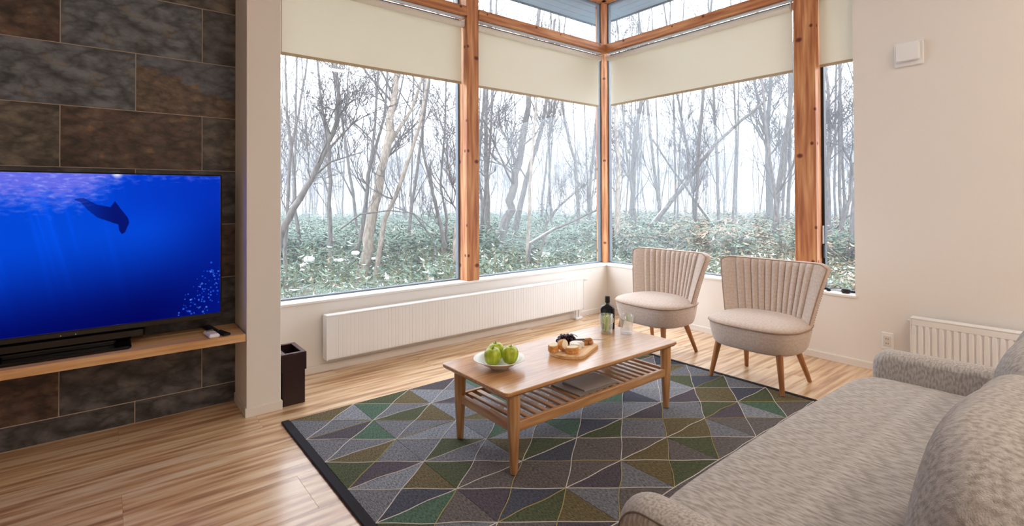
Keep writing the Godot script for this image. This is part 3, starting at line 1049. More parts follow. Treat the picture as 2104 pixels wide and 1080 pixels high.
func build_chairs() -> void:
	var t := thing("lounge_chair", "beige velvet chair with fluted back standing in front of the wide timber post", "chair", Vector3(3.425, 0, -1.625), 0.0, "velvet chairs by the window")
	# seat outline seen from above (front is -x)
	var outline := func(grow: float) -> PackedVector2Array:
		var p := PackedVector2Array()
		var n := 44
		for i in n:
			var a := TAU * i / n
			var ca := cos(a)
			var sa := sin(a)
			var e := 3.6
			var q := pow(pow(absf(ca), e) + pow(absf(sa), e), -1.0 / e)
			var x := ca * q * (0.262 + grow)
			var z := sa * q * (0.298 + grow)
			if x < 0.0: x -= 0.022 * (1.0 - z * z / 0.09)
			else: z *= 1.0 - 0.16 * x / 0.262
			p.append(Vector2(x + 0.02, z))
		return p
	# body of the seat
	var ring := func(grow: float, y: float) -> Array:
		var r := []
		for p in outline.call(grow): r.append(Vector3(p.x, y, p.y))
		return r
	var st := begin()
	var rows := []
	for q in [[-0.14, 0.236], [-0.055, 0.236], [-0.036, 0.242], [-0.026, 0.256], [-0.012, 0.31], [-0.003, 0.36], [0.0, 0.388]]:
		rows.append(ring.call(q[0], q[1]))
	add_grid(st, rows, true, false)
	part(t, "seat_base", done(st), M.velvet)
	# domed cushion
	st = begin()
	rows = []
	for q in [[0.0, 0.387], [0.003, 0.396], [-0.006, 0.407], [-0.03, 0.418], [-0.07, 0.428], [-0.13, 0.436], [-0.20, 0.440]]:
		rows.append(ring.call(q[0], q[1]))
	var hub := []
	for p in rows[0]: hub.append(Vector3(0.02, 0.441, 0))
	rows.append(hub)
	add_grid(st, rows, true, false)
	var seat := part(t, "seat", done(st), M.velvet)
	var pp: Array = ring.call(0.004, 0.390)
	pp.append(pp[0])
	pp.append(pp[1])
	part(seat, "seat_piping", tube(pp, [0.0042], 6, false), M.velvet_pipe)
	# back: inner face with upright flutes
	st = begin()
	rows = []
	var nu := 140
	var nv := 16
	var thick := 0.066
	var puff := func(u: float, v: float) -> float:
		if absf(u) > 0.74: return 0.010 * sqrt(clampf(1.0 - pow((absf(u) - 0.87) / 0.135, 2.0), 0.0, 1.0))
		var f := fposmod((u + 0.74) / 1.48 * 11.0, 1.0) * 2.0 - 1.0
		return 0.024 * sqrt(1.0 - f * f * 0.99) * (0.6 + 0.4 * clampf(v * 4.0, 0.0, 1.0))
	for j in nv + 1:
		var v := lerpf(-0.02, 1.0, float(j) / nv)
		var row := []
		for i in nu + 1:
			var u := lerpf(-1.0, 1.0, float(i) / nu)
			var p := back_point(u, v)
			row.append(p + Vector3(-1, 0.25, 0) * puff.call(u, v) * (1.0 if j < nv else 0.45))
		rows.append(row)
	add_grid(st, rows, false, true)
	var rest := part(t, "backrest", done(st), M.velvet)
	# outer shell with a rolled rim
	st = begin()
	rows = []
	for j in 15:
		var v := lerpf(-0.25, 1.0, float(j) / 14)
		var row := []
		for i in 33:
			var u := lerpf(-1.0, 1.0, float(i) / 32)
			var p := back_point(u, v)
			row.append(p + Vector3(thick, 0.0, u * 0.004) * (1.0 if v > 0.0 else 1.0 + v * 0.8))
		rows.append(row)
	add_grid(st, rows, false, false)
	# rim strip: up the left side, across the top, down the right side
	var path := []
	for j in 15: path.append(Vector2(-1.0, lerpf(-0.25, 1.0, float(j) / 14)))
	for i in range(1, 33): path.append(Vector2(lerpf(-1.0, 1.0, float(i) / 32), 1.0))
	for j in range(13, -1, -1): path.append(Vector2(1.0, lerpf(-0.25, 1.0, float(j) / 14)))
	var strip := []
	for q in path:
		var p := back_point(q.x, q.y)
		var o: Vector3 = Vector3(thick, 0.0, q.x * 0.004) * (1.0 if q.y > 0.0 else 1.0 + q.y * 0.8)
		var out := Vector3(0, 0.010 if q.y > 0.98 else 0.0, 0.010 * signf(q.x) if absf(q.x) > 0.98 else 0.0)
		var row := []
		for k in 7:
			var f := float(k) / 6
			row.append(p + o * f + out * sin(f * PI))
		strip.append(row)
	add_grid(st, strip, false, true)
	var shell := part(t, "back_shell", done(st), M.velvet)
	var pipe := []
	for q in path:
		if q.y >= -0.02: pipe.append(back_point(q.x, q.y) + Vector3(-0.002, 0.004 if q.y > 0.98 else 0.0, 0.004 * signf(q.x) if absf(q.x) > 0.98 else 0.0))
	part(rest, "back_piping", tube(pipe, [0.0045], 6), M.velvet_pipe)
	# nail heads down both flanks
	st = begin()
	for s in [-1.0, 1.0]:
		for i in 34:
			var v := lerpf(-0.2, 0.96, i / 33.0)
			var p := back_point(s, v) + Vector3(thick * 0.72 * (1.0 if v > 0.0 else 1.0 + v * 0.8), 0, s * 0.0095)
			add_lathe(st, [Vector2(0.0042, -0.003), Vector2(0.003, 0.002), Vector2(0.0005, 0.0042)], 6, p)
	part(shell, "nail_trim", done(st), M.nail)
	# legs
	for q in [[Vector3(-0.175, 0.25, -0.198), Vector3(-0.212, 0.0, -0.236)], [Vector3(-0.175, 0.25, 0.198), Vector3(-0.212, 0.0, 0.232)], [Vector3(0.135, 0.25, -0.165), Vector3(0.205, 0.0, -0.198)], [Vector3(0.135, 0.25, 0.165), Vector3(0.205, 0.0, 0.226)]]:
		var a: Vector3 = q[0]
		var b: Vector3 = q[1]
		b.y = 0.0155 if b.x < 0.0 else 0.0035
		part(t, "leg", tube([a, b], [0.0215, 0.0135], 14), M.leg)
	var c := copy_of(t, "beige velvet chair with fluted back standing near the glazed corner", "velvet chairs by the window")
	c.position = Vector3(3.452, 0, -2.468)
	c.rotation.y = -0.04


# ================================================================ sofa
func build_sofa() -> void:
	var x0 := 0.935
	var x1 := 2.845
	var aw := 0.112
	var zf := -0.80
	var zb := 0.10
	var t := thing("sofa", "grey-beige chenille sofa with thin rounded arms and loose back cushions", "sofa", Vector3((x0 + x1) / 2, 0, -0.35))
	var c := t.position
	part(t, "base", box(Vector3(x1 - x0 - 0.02, 0.17, zb - zf - 0.04), 0.015), M.sofa, Vector3(0, 0.185, (zf + zb) / 2 - c.z))
	# one long seat cushion
	var hx := (x1 - x0 - aw * 2) / 2 - 0.002
	var hz := (-0.06 - zf) / 2
	part(t, "seat_cushion", soft(Vector3(hx, 0.088, hz + 0.012), 10.0, 30, func(p: Vector3) -> Vector3:
		return p + Vector3(0, 0.012 * cos(clampf(p.x / hx, -1, 1) * PI / 2) * signf(p.y) * smoothstep(0.0, 0.06, absf(p.y)), 0)), M.sofa, Vector3(0, 0.338, (zf - 0.06) / 2 - 0.012 - c.z))
	# arms: an upright slab with a rounded top and a rounded front corner
	for s in [-1.0, 1.0]:
		var ax: float = (x0 + aw / 2 if s < 0 else x1 - aw / 2) - c.x
		var st := begin()
		var rows := []
		var prof := []      # side view: z, y
		prof.append(Vector2(zb - 0.02, 0.10))
		prof.append(Vector2(zf + 0.004, 0.10))
		prof.append(Vector2(zf, 0.20))
		prof.append(Vector2(zf, 0.44))
		for i in 9:
			var a := PI - PI / 2 * i / 8.0
			prof.append(Vector2(zf + 0.075 + cos(a) * 0.075, 0.452 + sin(a) * 0.075))
		for i in 6:
			prof.append(Vector2(lerpf(zf + 0.075, zb - 0.06, (i + 1) / 6.0), 0.527 + 0.012 * (i + 1) / 6.0))
		prof.append(Vector2(zb - 0.02, 0.50))
		var cz := (zf + zb) / 2
		for k in 13:
			var a := PI * k / 12.0
			var w := -cos(a) * aw / 2
			var inset := (1.0 - sin(a)) * 0.034
			var row := []
			for p in prof:
				var d: Vector2 = Vector2(cz, 0.3) - p
				row.append(Vector3(ax + w, p.y - (inset if p.y > 0.45 else inset * clampf((p.y - 0.38) / 0.07, 0.0, 1.0)), p.x + clampf(d.x * 8.0, -1.0, 1.0) * inset * (1.0 if p.x < cz else 0.3)) - Vector3(0, 0, c.z))
			rows.append(row)
		add_grid(st, rows, false, s > 9.0)
		# close both flanks
		for k in [0, 12]:
			st.set_smooth_group(-1)
			var row: Array = rows[k]
			var mid := Vector3(row[0].x, 0.3, cz - c.z)
			for i in row.size():
				tri(st, row[i], row[(i + 1) % row.size()], mid, Vector3(-1.0 if k == 0 else 1.0, 0, 0))
		var arm := part(t, "arm", done(st), M.sofa_y)
		var seam := []
		for p in rows[2]:
			if p.y > 0.2: seam.append(p + Vector3(-0.001, 0.0005, 0))
		if s < 0: part(arm, "arm_seam", tube(seam, [0.0022], 5), M.sofa_pipe)
	# back
	part(t, "back_frame", soft(Vector3((x1 - x0) / 2, 0.30, 0.085), 8.0, 16), M.sofa, Vector3(0, 0.40, zb - 0.085 - c.z), Vector3(0.08, 0, 0))
	# two loose cushions
	var cw := (x1 - x0 - aw * 2) / 2
	for s in [-1.0, 1.0]:
		var seed_: float = 3.0 + s
		part(t, "back_cushion", soft(Vector3(cw / 2 + 0.004, 0.195, 0.128), 3.2, 26, func(p: Vector3) -> Vector3:
			var f := 1.0 - pow(absf(p.x) / (cw / 2 + 0.01), 2.0)
			var w := 0.005 * sin(p.x * 13.0 + p.y * 9.0 + seed_) + 0.004 * sin(p.x * 27.0 - p.y * 21.0 + seed_ * 2.0)
			return p + Vector3(0, 0.012 * f * signf(p.y), (0.02 * f + w) * signf(p.z) * smoothstep(0.0, 0.08, absf(p.z)))), M.sofa_c, Vector3(s * cw / 2, 0.592, -0.165 - c.z), Vector3(0.24, 0.0, 0.0))
	for sx in [-1.0, 1.0]:
		for z in [zf + 0.08, zb - 0.08]:
			part(t, "leg", lathe([Vector2(0.0, 0.0), Vector2(0.02, 0.0), Vector2(0.026, 0.11), Vector2(0.0, 0.11)], 12), M.leg, Vector3(sx * 0.86, 0, z - c.z))


# ================================================================ radiators, bin, wall fittings
func build_radiators() -> void:
	var xa := 1.196
	var xb := 3.775
	var y0 := 0.100
	var y1 := 0.412
	var zf := -3.562
	var zb := -3.640
	var t := thing("radiator", "long low white radiator with fine upright ribs under the windows", "radiator", Vector3((xa + xb) / 2, y0, (zf + zb) / 2))
	var c := t.position
	var st := begin()
	# ribbed face: flat border, fine grooves
	var pts := []
	var n := 84
	pts.append(Vector2(xa + 0.008, zf))
	pts.append(Vector2(xa + 0.075, zf))
	for i in n:
		var x := lerpf(xa + 0.08, xb - 0.08, float(i) / n)
		var d := (xb - xa - 0.16) / n
		pts.append(Vector2(x, zf))
		pts.append(Vector2(x + d * 0.06, zf - 0.0014))
		pts.append(Vector2(x + d * 0.14, zf - 0.0014))
		pts.append(Vector2(x + d * 0.20, zf))
	pts.append(Vector2(xb - 0.075, zf))
	pts.append(Vector2(xb - 0.008, zf))
	st.set_smooth_group(-1)
	for i in pts.size() - 1:
		var a: Vector2 = pts[i]
		var b: Vector2 = pts[i + 1]
		quad(st, Vector3(a.x, y0 + 0.006, a.y) - c, Vector3(b.x, y0 + 0.006, b.y) - c, Vector3(b.x, y1 - 0.012, b.y) - c, Vector3(a.x, y1 - 0.012, a.y) - c, Vector3.BACK)
	part(t, "face", done(st), M.white_metal)
	part(t, "body", span_box(Vector3(xa + 0.006, y0, zb + 0.008) - c, Vector3(xb - 0.006, y1 - 0.014, zf - 0.004) - c), M.white_metal)
	part(t, "top_cover", span_box(Vector3(xa, y1 - 0.014, zb + 0.004) - c, Vector3(xb, y1, zf + 0.003) - c, 0.004), M.white_metal)
	for x in [xa, xb - 0.008]:
		part(t, "side_cover", span_box(Vector3(x, y0 - 0.002, zb + 0.004) - c, Vector3(x + 0.008, y1 - 0.014, zf + 0.003) - c, 0.002), M.white_metal)
	for x in [xa + 0.4, xb - 0.4]:
		part(t, "bracket", span_box(Vector3(x, y0 + 0.02, ZA + 0.001) - c, Vector3(x + 0.04, y1 - 0.05, zb + 0.010) - c), M.white_metal)
	part(t, "valve", tube([Vector3(xb, y1 - 0.02, -3.6) - c, Vector3(xb + 0.030, y1 - 0.02, -3.6) - c, Vector3(xb + 0.034, y1 - 0.02, -3.6) - c, Vector3(xb + 0.085, y1 - 0.02, -3.6) - c], [0.008, 0.008, 0.018, 0.016], 14), M.white_metal)
	for x in [xb - 0.075, xb - 0.035]:
		part(t, "pipe", tube([Vector3(x, y0 + 0.005, -3.6) - c, Vector3(x, 0.0 + 0.001, -3.6) - c], [0.009], 10), M.white_metal)
	part(t, "pipe_collar", box(Vector3(0.10, 0.02, 0.05), 0.004), M.white_metal, Vector3(xb - 0.05, 0.011, -3.6) - c)
	# the second one stands on the right wall, behind the sofa
	var za := -0.985
	var zc := 0.22
	var xf := 4.150
	var q0 := 0.10
	var q1 := 0.428
	var r := thing("radiator", "white panel radiator with wide upright flutes on the wall behind the sofa arm", "radiator", Vector3(4.17, q0, (za + zc) / 2))
	c = r.position
	part(r, "body", span_box(Vector3(xf + 0.008, q0, za + 0.004) - c, Vector3(4.205, q1 - 0.012, zc - 0.004) - c, 0.004), M.white_metal)
	part(r, "top_grille", span_box(Vector3(xf - 0.002, q1 - 0.013, za) - c, Vector3(4.212, q1, zc) - c, 0.004), M.white_metal)
	for z in [za, zc - 0.006]:
		part(r, "side_cover", span_box(Vector3(xf - 0.001, q0, z) - c, Vector3(4.212, q1 - 0.013, z + 0.006) - c, 0.002), M.white_metal)
	for i in 2:
		part(r, "bracket", span_box(Vector3(4.2, q0 + 0.04, za + 0.2 + i * 0.7) - c, Vector3(XB - 0.001, q1 - 0.05, za + 0.24 + i * 0.7) - c), M.white_metal)
	# pressed face: raised flutes between a border
	part(r, "face_border", span_box(Vector3(xf, q1 - 0.052, za + 0.006) - c, Vector3(xf + 0.010, q1 - 0.013, zc - 0.006) - c, 0.003), M.white_metal)
	part(r, "face_border", span_box(Vector3(xf, q0, za + 0.006) - c, Vector3(xf + 0.010, q0 + 0.04, zc - 0.006) - c, 0.003), M.white_metal)
	var flute := soft(Vector3(0.007, (q1 - q0) / 2 - 0.038, 0.0125), 5.0, 6)
	var z := za + 0.018
	while z < zc - 0.01:
		part(r, "flute", flute, M.white_metal, Vector3(xf + 0.006, (q0 + q1) / 2 - 0.006, z) - c)
		z += 0.0355
	part(r, "air_vent", tube([Vector3(xf + 0.03, q1 - 0.03, za) - c, Vector3(xf + 0.03, q1 - 0.03, za - 0.018) - c], [0.008], 10), M.white_metal)


func build_small() -> void:
	# waste bin beside the pier
	var t := thing("waste_bin", "tall narrow dark brown leather waste bin standing beside the pier", "bin", Vector3(0.876, 0, -3.296))
	var brown := plain(rgb8(44, 22, 22), 0.38)
	relief(brown, noise(0.06, 3, 131), 0.03, 256)
	brown.uv1_triplanar = true
	brown.uv1_scale = Vector3.ONE * 5
	var hollow := func(hx: float, hz: float, y0: float, y1: float, wall: float) -> ArrayMesh:
		var st := begin()
		for s in [-1.0, 1.0]:
			add_box(st, Vector3(s * (hx - wall / 2), (y0 + y1) / 2, 0), Vector3(wall, y1 - y0, hz * 2), 0.0015)
			add_box(st, Vector3(0, (y0 + y1) / 2, s * (hz - wall / 2)), Vector3(hx * 2 - wall * 2, y1 - y0, wall), 0.0015)
		return done(st)
	part(t, "body", hollow.call(0.0635, 0.118, 0.0, 0.208, 0.006), brown)
	part(t, "bottom", box(Vector3(0.11, 0.006, 0.22)), brown, Vector3(0, 0.004, 0))
	part(t, "sleeve", hollow.call(0.0705, 0.125, 0.2, 0.300, 0.010), brown)
	part(t, "rim", hollow.call(0.0705, 0.125, 0.300, 0.306, 0.026), plain(rgb8(70, 44, 54), 0.25))
	var liner := plain(rgb8(20, 17, 17), 0.3)
	part(t, "liner", soft(Vector3(0.042, 0.10, 0.095), 6.0, 10, func(p: Vector3) -> Vector3:
		return p + Vector3(0, 0.02 * sin(p.x * 90.0 + p.z * 60.0) if p.y > 0.05 else 0.0, 0)), liner, Vector3(0, 0.15, 0))
	# air inlet on the wall
	var v := thing("wall_vent", "square white ventilation cover high on the plain wall", "vent", Vector3(XB, 2.184, -0.992), -PI / 2)
	part(v, "back_plate", box(Vector3(0.160, 0.160, 0.016), 0.004), M.white_metal, Vector3(0, 0, 0.008))
	part(v, "front_panel", box(Vector3(0.128, 0.118, 0.020), 0.005), M.white_metal, Vector3(0, 0.008, 0.034))
	part(v, "spacer", box(Vector3(0.10, 0.09, 0.010)), M.white_metal, Vector3(0, 0.008, 0.020))
	# socket
	var o := thing("wall_outlet", "white double socket on the plain wall above the baseboard", "socket", Vector3(XB, 0.222, -1.131), -PI / 2)
	part(o, "plate", box(Vector3(0.072, 0.118, 0.007), 0.003), M.white_metal, Vector3(0, 0, 0.0035))
	part(o, "insert", box(Vector3(0.046, 0.070, 0.004), 0.001), plain(rgb8(226, 218, 210), 0.5), Vector3(0, 0, 0.0085))
	for y in [-0.016, 0.016]:
		for s in [-1.0, 1.0]:
			part(o, "slot", box(Vector3(0.003, 0.010, 0.002)), M.black, Vector3(s * 0.006, y, 0.0100))
	# window winder on the sill
	var w := thing("window_winder", "black folding window winder on the sill of the narrow window", "handle", Vector3(4.300, 0.506, -1.415))
	part(w, "gear_box", soft(Vector3(0.022, 0.017, 0.030), 3.5, 6), M.black, Vector3(0, 0.017, 0.012))
	part(w, "crank_arm", tube([Vector3(-0.01, 0.024, 0.0), Vector3(-0.015, 0.016, -0.045), Vector3(-0.015, 0.012, -0.085)], [0.007, 0.006, 0.006], 8), M.alu_light)
	part(w, "crank_knob", soft(Vector3(0.010, 0.010, 0.016), 3.0, 5), M.black, Vector3(-0.015, 0.012, -0.098))


# ================================================================ things on the coffee table
func build_table_things() -> void:
	var china := plain(rgb8(242, 240, 236), 0.18)
	var bowl := thing("fruit_bowl", "wide shallow white china bowl holding the green apples", "bowl", Vector3(1.518, TT, -2.003))
	part(bowl, "body", lathe([Vector2(0.0, 0.004), Vector2(0.036, 0.004), Vector2(0.037, 0.0), Vector2(0.046, 0.0), Vector2(0.048, 0.006), Vector2(0.082, 0.022), Vector2(0.108, 0.040), Vector2(0.128, 0.0475), Vector2(0.129, 0.050), Vector2(0.126, 0.051), Vector2(0.104, 0.0435), Vector2(0.078, 0.0265), Vector2(0.045, 0.0105), Vector2(0.0, 0.009)], 48), china)
	# apples
	var skin := textured(ramp_picture(noise(0.02, 4, 141), [0.0, rgb8(150, 168, 24), 0.5, rgb8(178, 194, 48), 1.0, rgb8(206, 214, 92)], 256), Vector3(8, 3, 8), 0.28)
	var stem_m := plain(rgb8(92, 96, 40), 0.8)
	var R := 0.0415
	var apple := lathe([Vector2(0.0, 0.006), Vector2(0.008, 0.002), Vector2(0.016, 0.0), Vector2(R * 0.62, 0.005), Vector2(R * 0.86, 0.019), Vector2(R * 0.98, 0.038), Vector2(R, 0.050), Vector2(R * 0.95, 0.063), Vector2(R * 0.78, 0.076), Vector2(R * 0.5, 0.0825), Vector2(R * 0.28, 0.081), Vector2(R * 0.1, 0.075), Vector2(0.0, 0.073)], 28)
	var bc := bowl.position
	var info := [[bc + Vector3(-0.046, 0.0245, 0.0067), Vector3(0.10, 0, 0.08), "green apple leaning at the front of the bowl without showing its stem"], [bc + Vector3(0.0303, 0.0245, 0.0419), Vector3(0.06, 0.4, -0.05), "green apple standing upright in the bowl with its stalk hollow up"], [bc + Vector3(0.0195, 0.0245, -0.0469), Vector3(-0.08, 0.9, 0.05), "green apple behind the two others in the bowl"]]
	for a in info:
		var o: Node3D = thing("apple", a[2], "apple", a[0], 0.0, "apples in the bowl")
		o.rotation = a[1]
		var flesh := part(o, "flesh", apple, skin)
		part(flesh, "stalk", tube([Vector3(0, 0.072, 0), Vector3(0.001, 0.082, 0.001), Vector3(0.004, 0.0905, 0.001)], [0.0016, 0.0014, 0.0022], 6), stem_m)
	# cutting board
	var board_m := textured(ramp_picture(noise(0.014, 5, 151), [0.0, rgb8(206, 152, 96), 0.5, rgb8(230, 188, 136), 1.0, rgb8(242, 212, 170)], 256), Vector3(0.8, 6, 6), 0.55)
	var bark_m := plain(rgb8(150, 96, 54), 0.8)
	var b := thing("cutting_board", "small wooden serving board rounded at one end with bread and cheese", "board", Vector3(1.991, TT, -1.960), 0.40)
	var poly := PackedVector2Array()
	for i in 13:
		var a := PI / 2 + PI * i / 12.0
		poly.append(Vector2(-0.084 + cos(a) * 0.072, sin(a) * 0.1))
	for p in [Vector2(0.110, -0.1), Vector2(0.138, -0.086), Vector2(0.148, -0.060), Vector2(0.150, 0.070), Vector2(0.140, 0.092), Vector2(0.120, 0.1)]: poly.append(p)
	part(b, "slab", plate(poly, 0.0, 0.018, 0.0022), board_m)
	var top := TT + 0.0182
	# bread: crust ring and crumb faces
	var crust := textured(ramp_picture(noise(0.03, 4, 161), [0.0, rgb8(200, 128, 62), 0.5, rgb8(222, 160, 92), 1.0, rgb8(238, 192, 134)], 256), Vector3(9, 9, 9), 0.8)
	var crumb := plain(rgb8(240, 226, 198), 0.95)
	relief(crumb, noise(0.09, 2, 162), 0.12, 256)
	crumb.uv1_triplanar = true
	crumb.uv1_scale = Vector3.ONE * 6
	var bread_poly := PackedVector2Array()
	for i in 22:
		var a := TAU * i / 22
		bread_poly.append(Vector2(cos(a) * 0.036 * (1.0 - 0.06 * sin(a)), sin(a) * 0.028))
	var bread_info := [[Vector3(1.866, top, -1.985), Vector3(0, 0.7, 0), 0.034, "baguette slice lying flat at the rounded end of the board"], [Vector3(1.912, top + 0.0305, -1.960), Vector3(PI / 2 - 0.25, 0.35, 0.0), 0.028, "baguette slice standing on edge between the two flat ones"], [Vector3(1.921, top, -1.898), Vector3(0, -0.3, 0), 0.032, "baguette slice lying flat at the front edge of the board by the cheese"]]
	for q in bread_info:
		var o := thing("bread_slice", q[3], "bread", q[0], 0.0, "bread on the board")
		o.rotation = q[1]
		var h: float = q[2]
		var y0: float = 0.0 if q[1].x == 0.0 else -h / 2
		part(o, "crust", plate(bread_poly, y0, y0 + h, 0.003), crust)
		var inner := Geometry2D.offset_polygon(bread_poly, -0.0035)[0]
		part(o, "crumb", plate(inner, y0 - 0.0006 if q[1].x != 0.0 else y0 + 0.001, y0 + h + 0.0008), crumb)
	# camembert with a wedge cut out
	var rind := plain(rgb8(244, 240, 232), 0.8)
	var cheese := thing("cheese", "small round white cheese with a piece cut out", "cheese", Vector3(2.012, top, -1.952), 0.0)
	var cp := PackedVector2Array([Vector2.ZERO])
	for i in 27:
		var a := deg_to_rad(100.0 + 300.0 * i / 26.0)
		cp.append(Vector2(cos(a), sin(a)) * 0.040)
	part(cheese, "rind", plate(cp, 0.0, 0.027, 0.003), rind)
	var paste := plain(rgb8(236, 206, 160), 0.5)
	for a in [100.0, 400.0]:
		var d := Vector2(cos(deg_to_rad(a)), sin(deg_to_rad(a)))
		var st := begin()
		st.set_smooth_group(-1)
		var nrm := Vector3(d.y, 0, -d.x) * (1.0 if a > 200.0 else -1.0)
		var off := nrm * 0.0006
		quad(st, Vector3(0, 0.003, 0) + off, Vector3(d.x * 0.037, 0.003, d.y * 0.037) + off, Vector3(d.x * 0.037, 0.024, d.y * 0.037) + off, Vector3(0, 0.024, 0) + off, nrm)
		part(cheese, "paste", done(st), paste)
	# walnuts
	var nut := plain(rgb8(188, 130, 78), 0.7)
	relief(nut, noise(0.05, 3, 171), 0.4, 256)
	nut.uv1_triplanar = true
	nut.uv1_scale = Vector3.ONE * 9
	var kernel := soft(Vector3(0.0125, 0.0095, 0.0155), 2.2, 9, func(p: Vector3) -> Vector3:
		return p * (1.0 + 0.14 * sin(p.x * 700.0) * cos(p.z * 520.0) + 0.06 * sin(p.y * 900.0)) * Vector3(1.0 - 0.25 * exp(-pow(p.x / 0.0025, 2.0)), 1.0 - 0.3 * exp(-pow(p.x / 0.003, 2.0)), 1.0))
	var wn := [Vector3(2.088, 0.009, -1.958), Vector3(2.112, 0.009, -1.945), Vector3(2.106, 0.009, -1.974), Vector3(2.086, 0.009, -1.985), Vector3(2.128, 0.009, -1.962), Vector3(2.102, 0.0235, -1.962), Vector3(2.118, 0.0225, -1.958)]
	for i in wn.size():
		var o := thing("walnut", "shelled walnut half heaped on the serving board beside the cheese", "walnut", wn[i] + Vector3(0, top, 0), rng.randf() * TAU, "walnuts on the board")
		part(o, "kernel", kernel, nut)
	# grapes
	var gm := plain(rgb8(38, 18, 36), 0.25)
	var gm2 := plain(rgb8(58, 22, 40), 0.3)
	var berry := soft(Vector3(0.0100, 0.0108, 0.0100), 2.0, 7)
	var bunch := thing("grape_bunch", "bunch of dark purple grapes lying at the back of the board", "grapes", Vector3(2.026, top, -2.046), -0.5)
	var gi := 0
	for lay in [[6, 3, 0.011], [5, 3, 0.0265], [4, 2, 0.041]]:
		for i in lay[0]:
			for j in lay[1]:
				var p := Vector3((i - (lay[0] - 1) / 2.0) * 0.0188 + rng.randf_range(-0.002, 0.002), lay[2] + rng.randf_range(0.0, 0.0012), (j - (lay[1] - 1) / 2.0) * 0.0188 + (0.006 if i % 2 else 0.0) + rng.randf_range(-0.002, 0.002))
				part(bunch, "grape", berry, gm if gi % 3 else gm2, p, Vector3(rng.randf(), rng.randf(), rng.randf()))
				gi += 1
	part(bunch, "stem", tube([Vector3(0.03, 0.049, 0), Vector3(0.05, 0.043, 0.002), Vector3(0.062, 0.034, 0.004)], [0.0016, 0.0018, 0.0022], 6), plain(rgb8(96, 88, 48), 0.8))
	# knife
	var kn := thing("table_knife", "small steel knife lying across the end of the serving board", "knife", Vector3(2.176, TT + 0.0192, -2.002), -0.60)
	var steel := plain(rgb8(150, 146, 140), 0.45, 0.7)
	part(kn, "blade", plate(PackedVector2Array([Vector2(-0.005, -0.009), Vector2(0.085, -0.008), Vector2(0.1, 0.0), Vector2(0.085, 0.008), Vector2(-0.005, 0.008)]), 0.0005, 0.0022), steel)
	part(kn, "handle", soft(Vector3(0.045, 0.0045, 0.0075), 4.0, 8), plain(rgb8(82, 74, 72), 0.4, 0.4), Vector3(-0.05, 0.0035, 0))
	# dark bottle
	var bt := thing("bottle", "dark square-shouldered bottle with a pale six-sided label", "bottle", Vector3(2.512, TT, -2.165), -0.862)
	var dark := plain(rgb8(14, 15, 16), 0.1)
	var st2 := begin()
	var rings := []
	for q in [[0.0, 0.0, 0.02], [0.040, 0.0, 0.014], [0.043, 0.003, 0.014], [0.0445, 0.012, 0.014], [0.0445, 0.128, 0.014], [0.0435, 0.134, 0.013], [0.034, 0.143, 0.012], [0.018, 0.150, 0.012], [0.0135, 0.156, 0.0134], [0.0128, 0.172, 0.0127], [0.0, 0.172, 0.0]]:
		var r := []
		var hx: float = maxf(q[0], 0.0002)
		var hz: float = hx * (0.80 if q[1] < 0.14 else lerpf(0.8, 1.0, clampf((q[1] - 0.14) / 0.016, 0, 1)))
		for p in round_rect(hx, hz, minf(q[2], hz * 0.99), 5): r.append(Vector3(p.x, q[1], p.y))
		rings.append(r)
	add_grid(st2, rings, true, false)
	part(bt, "body", done(st2), dark)
	part(bt, "cap", lathe([Vector2(0.0, 0.166), Vector2(0.0155, 0.166), Vector2(0.016, 0.168), Vector2(0.016, 0.203), Vector2(0.0145, 0.206), Vector2(0.0, 0.206)], 24), M.black)
	var lab := PackedVector2Array([Vector2(0, 0.104), Vector2(0.040, 0.072), Vector2(0.040, 0.048), Vector2(0, 0.018), Vector2(-0.040, 0.048), Vector2(-0.040, 0.072)])
	var lst := begin()
	add_plate(lst, lab, -0.0004, 0.0008)
	var label_node := part(bt, "label", done(lst), plain(rgb8(206, 186, 150), 0.6), Vector3(0, 0, 0.0362), Vector3(PI / 2, 0, 0))
	label_node.scale = Vector3(1, 1, -1)
	var lst2 := begin()
	var lab2 := PackedVector2Array()
	for p in lab: lab2.append((p - Vector2(0, 0.06)) * 0.84 + Vector2(0, 0.06))
	add_plate(lst2, lab2, 0.0008, 0.0011)
	part(label_node, "label_field", done(lst2), plain(rgb8(170, 158, 136), 0.6))
	# tumblers
	var lime_flesh := plain(rgb8(196, 210, 110), 0.4)
	var lime_skin := plain(rgb8(120, 156, 40), 0.45)
	var ice_m := plain(Color(0.93, 0.96, 0.98, 0.22), 0.06)
	ice_m.transparency = BaseMaterial3D.TRANSPARENCY_ALPHA
	var gi2 := 0
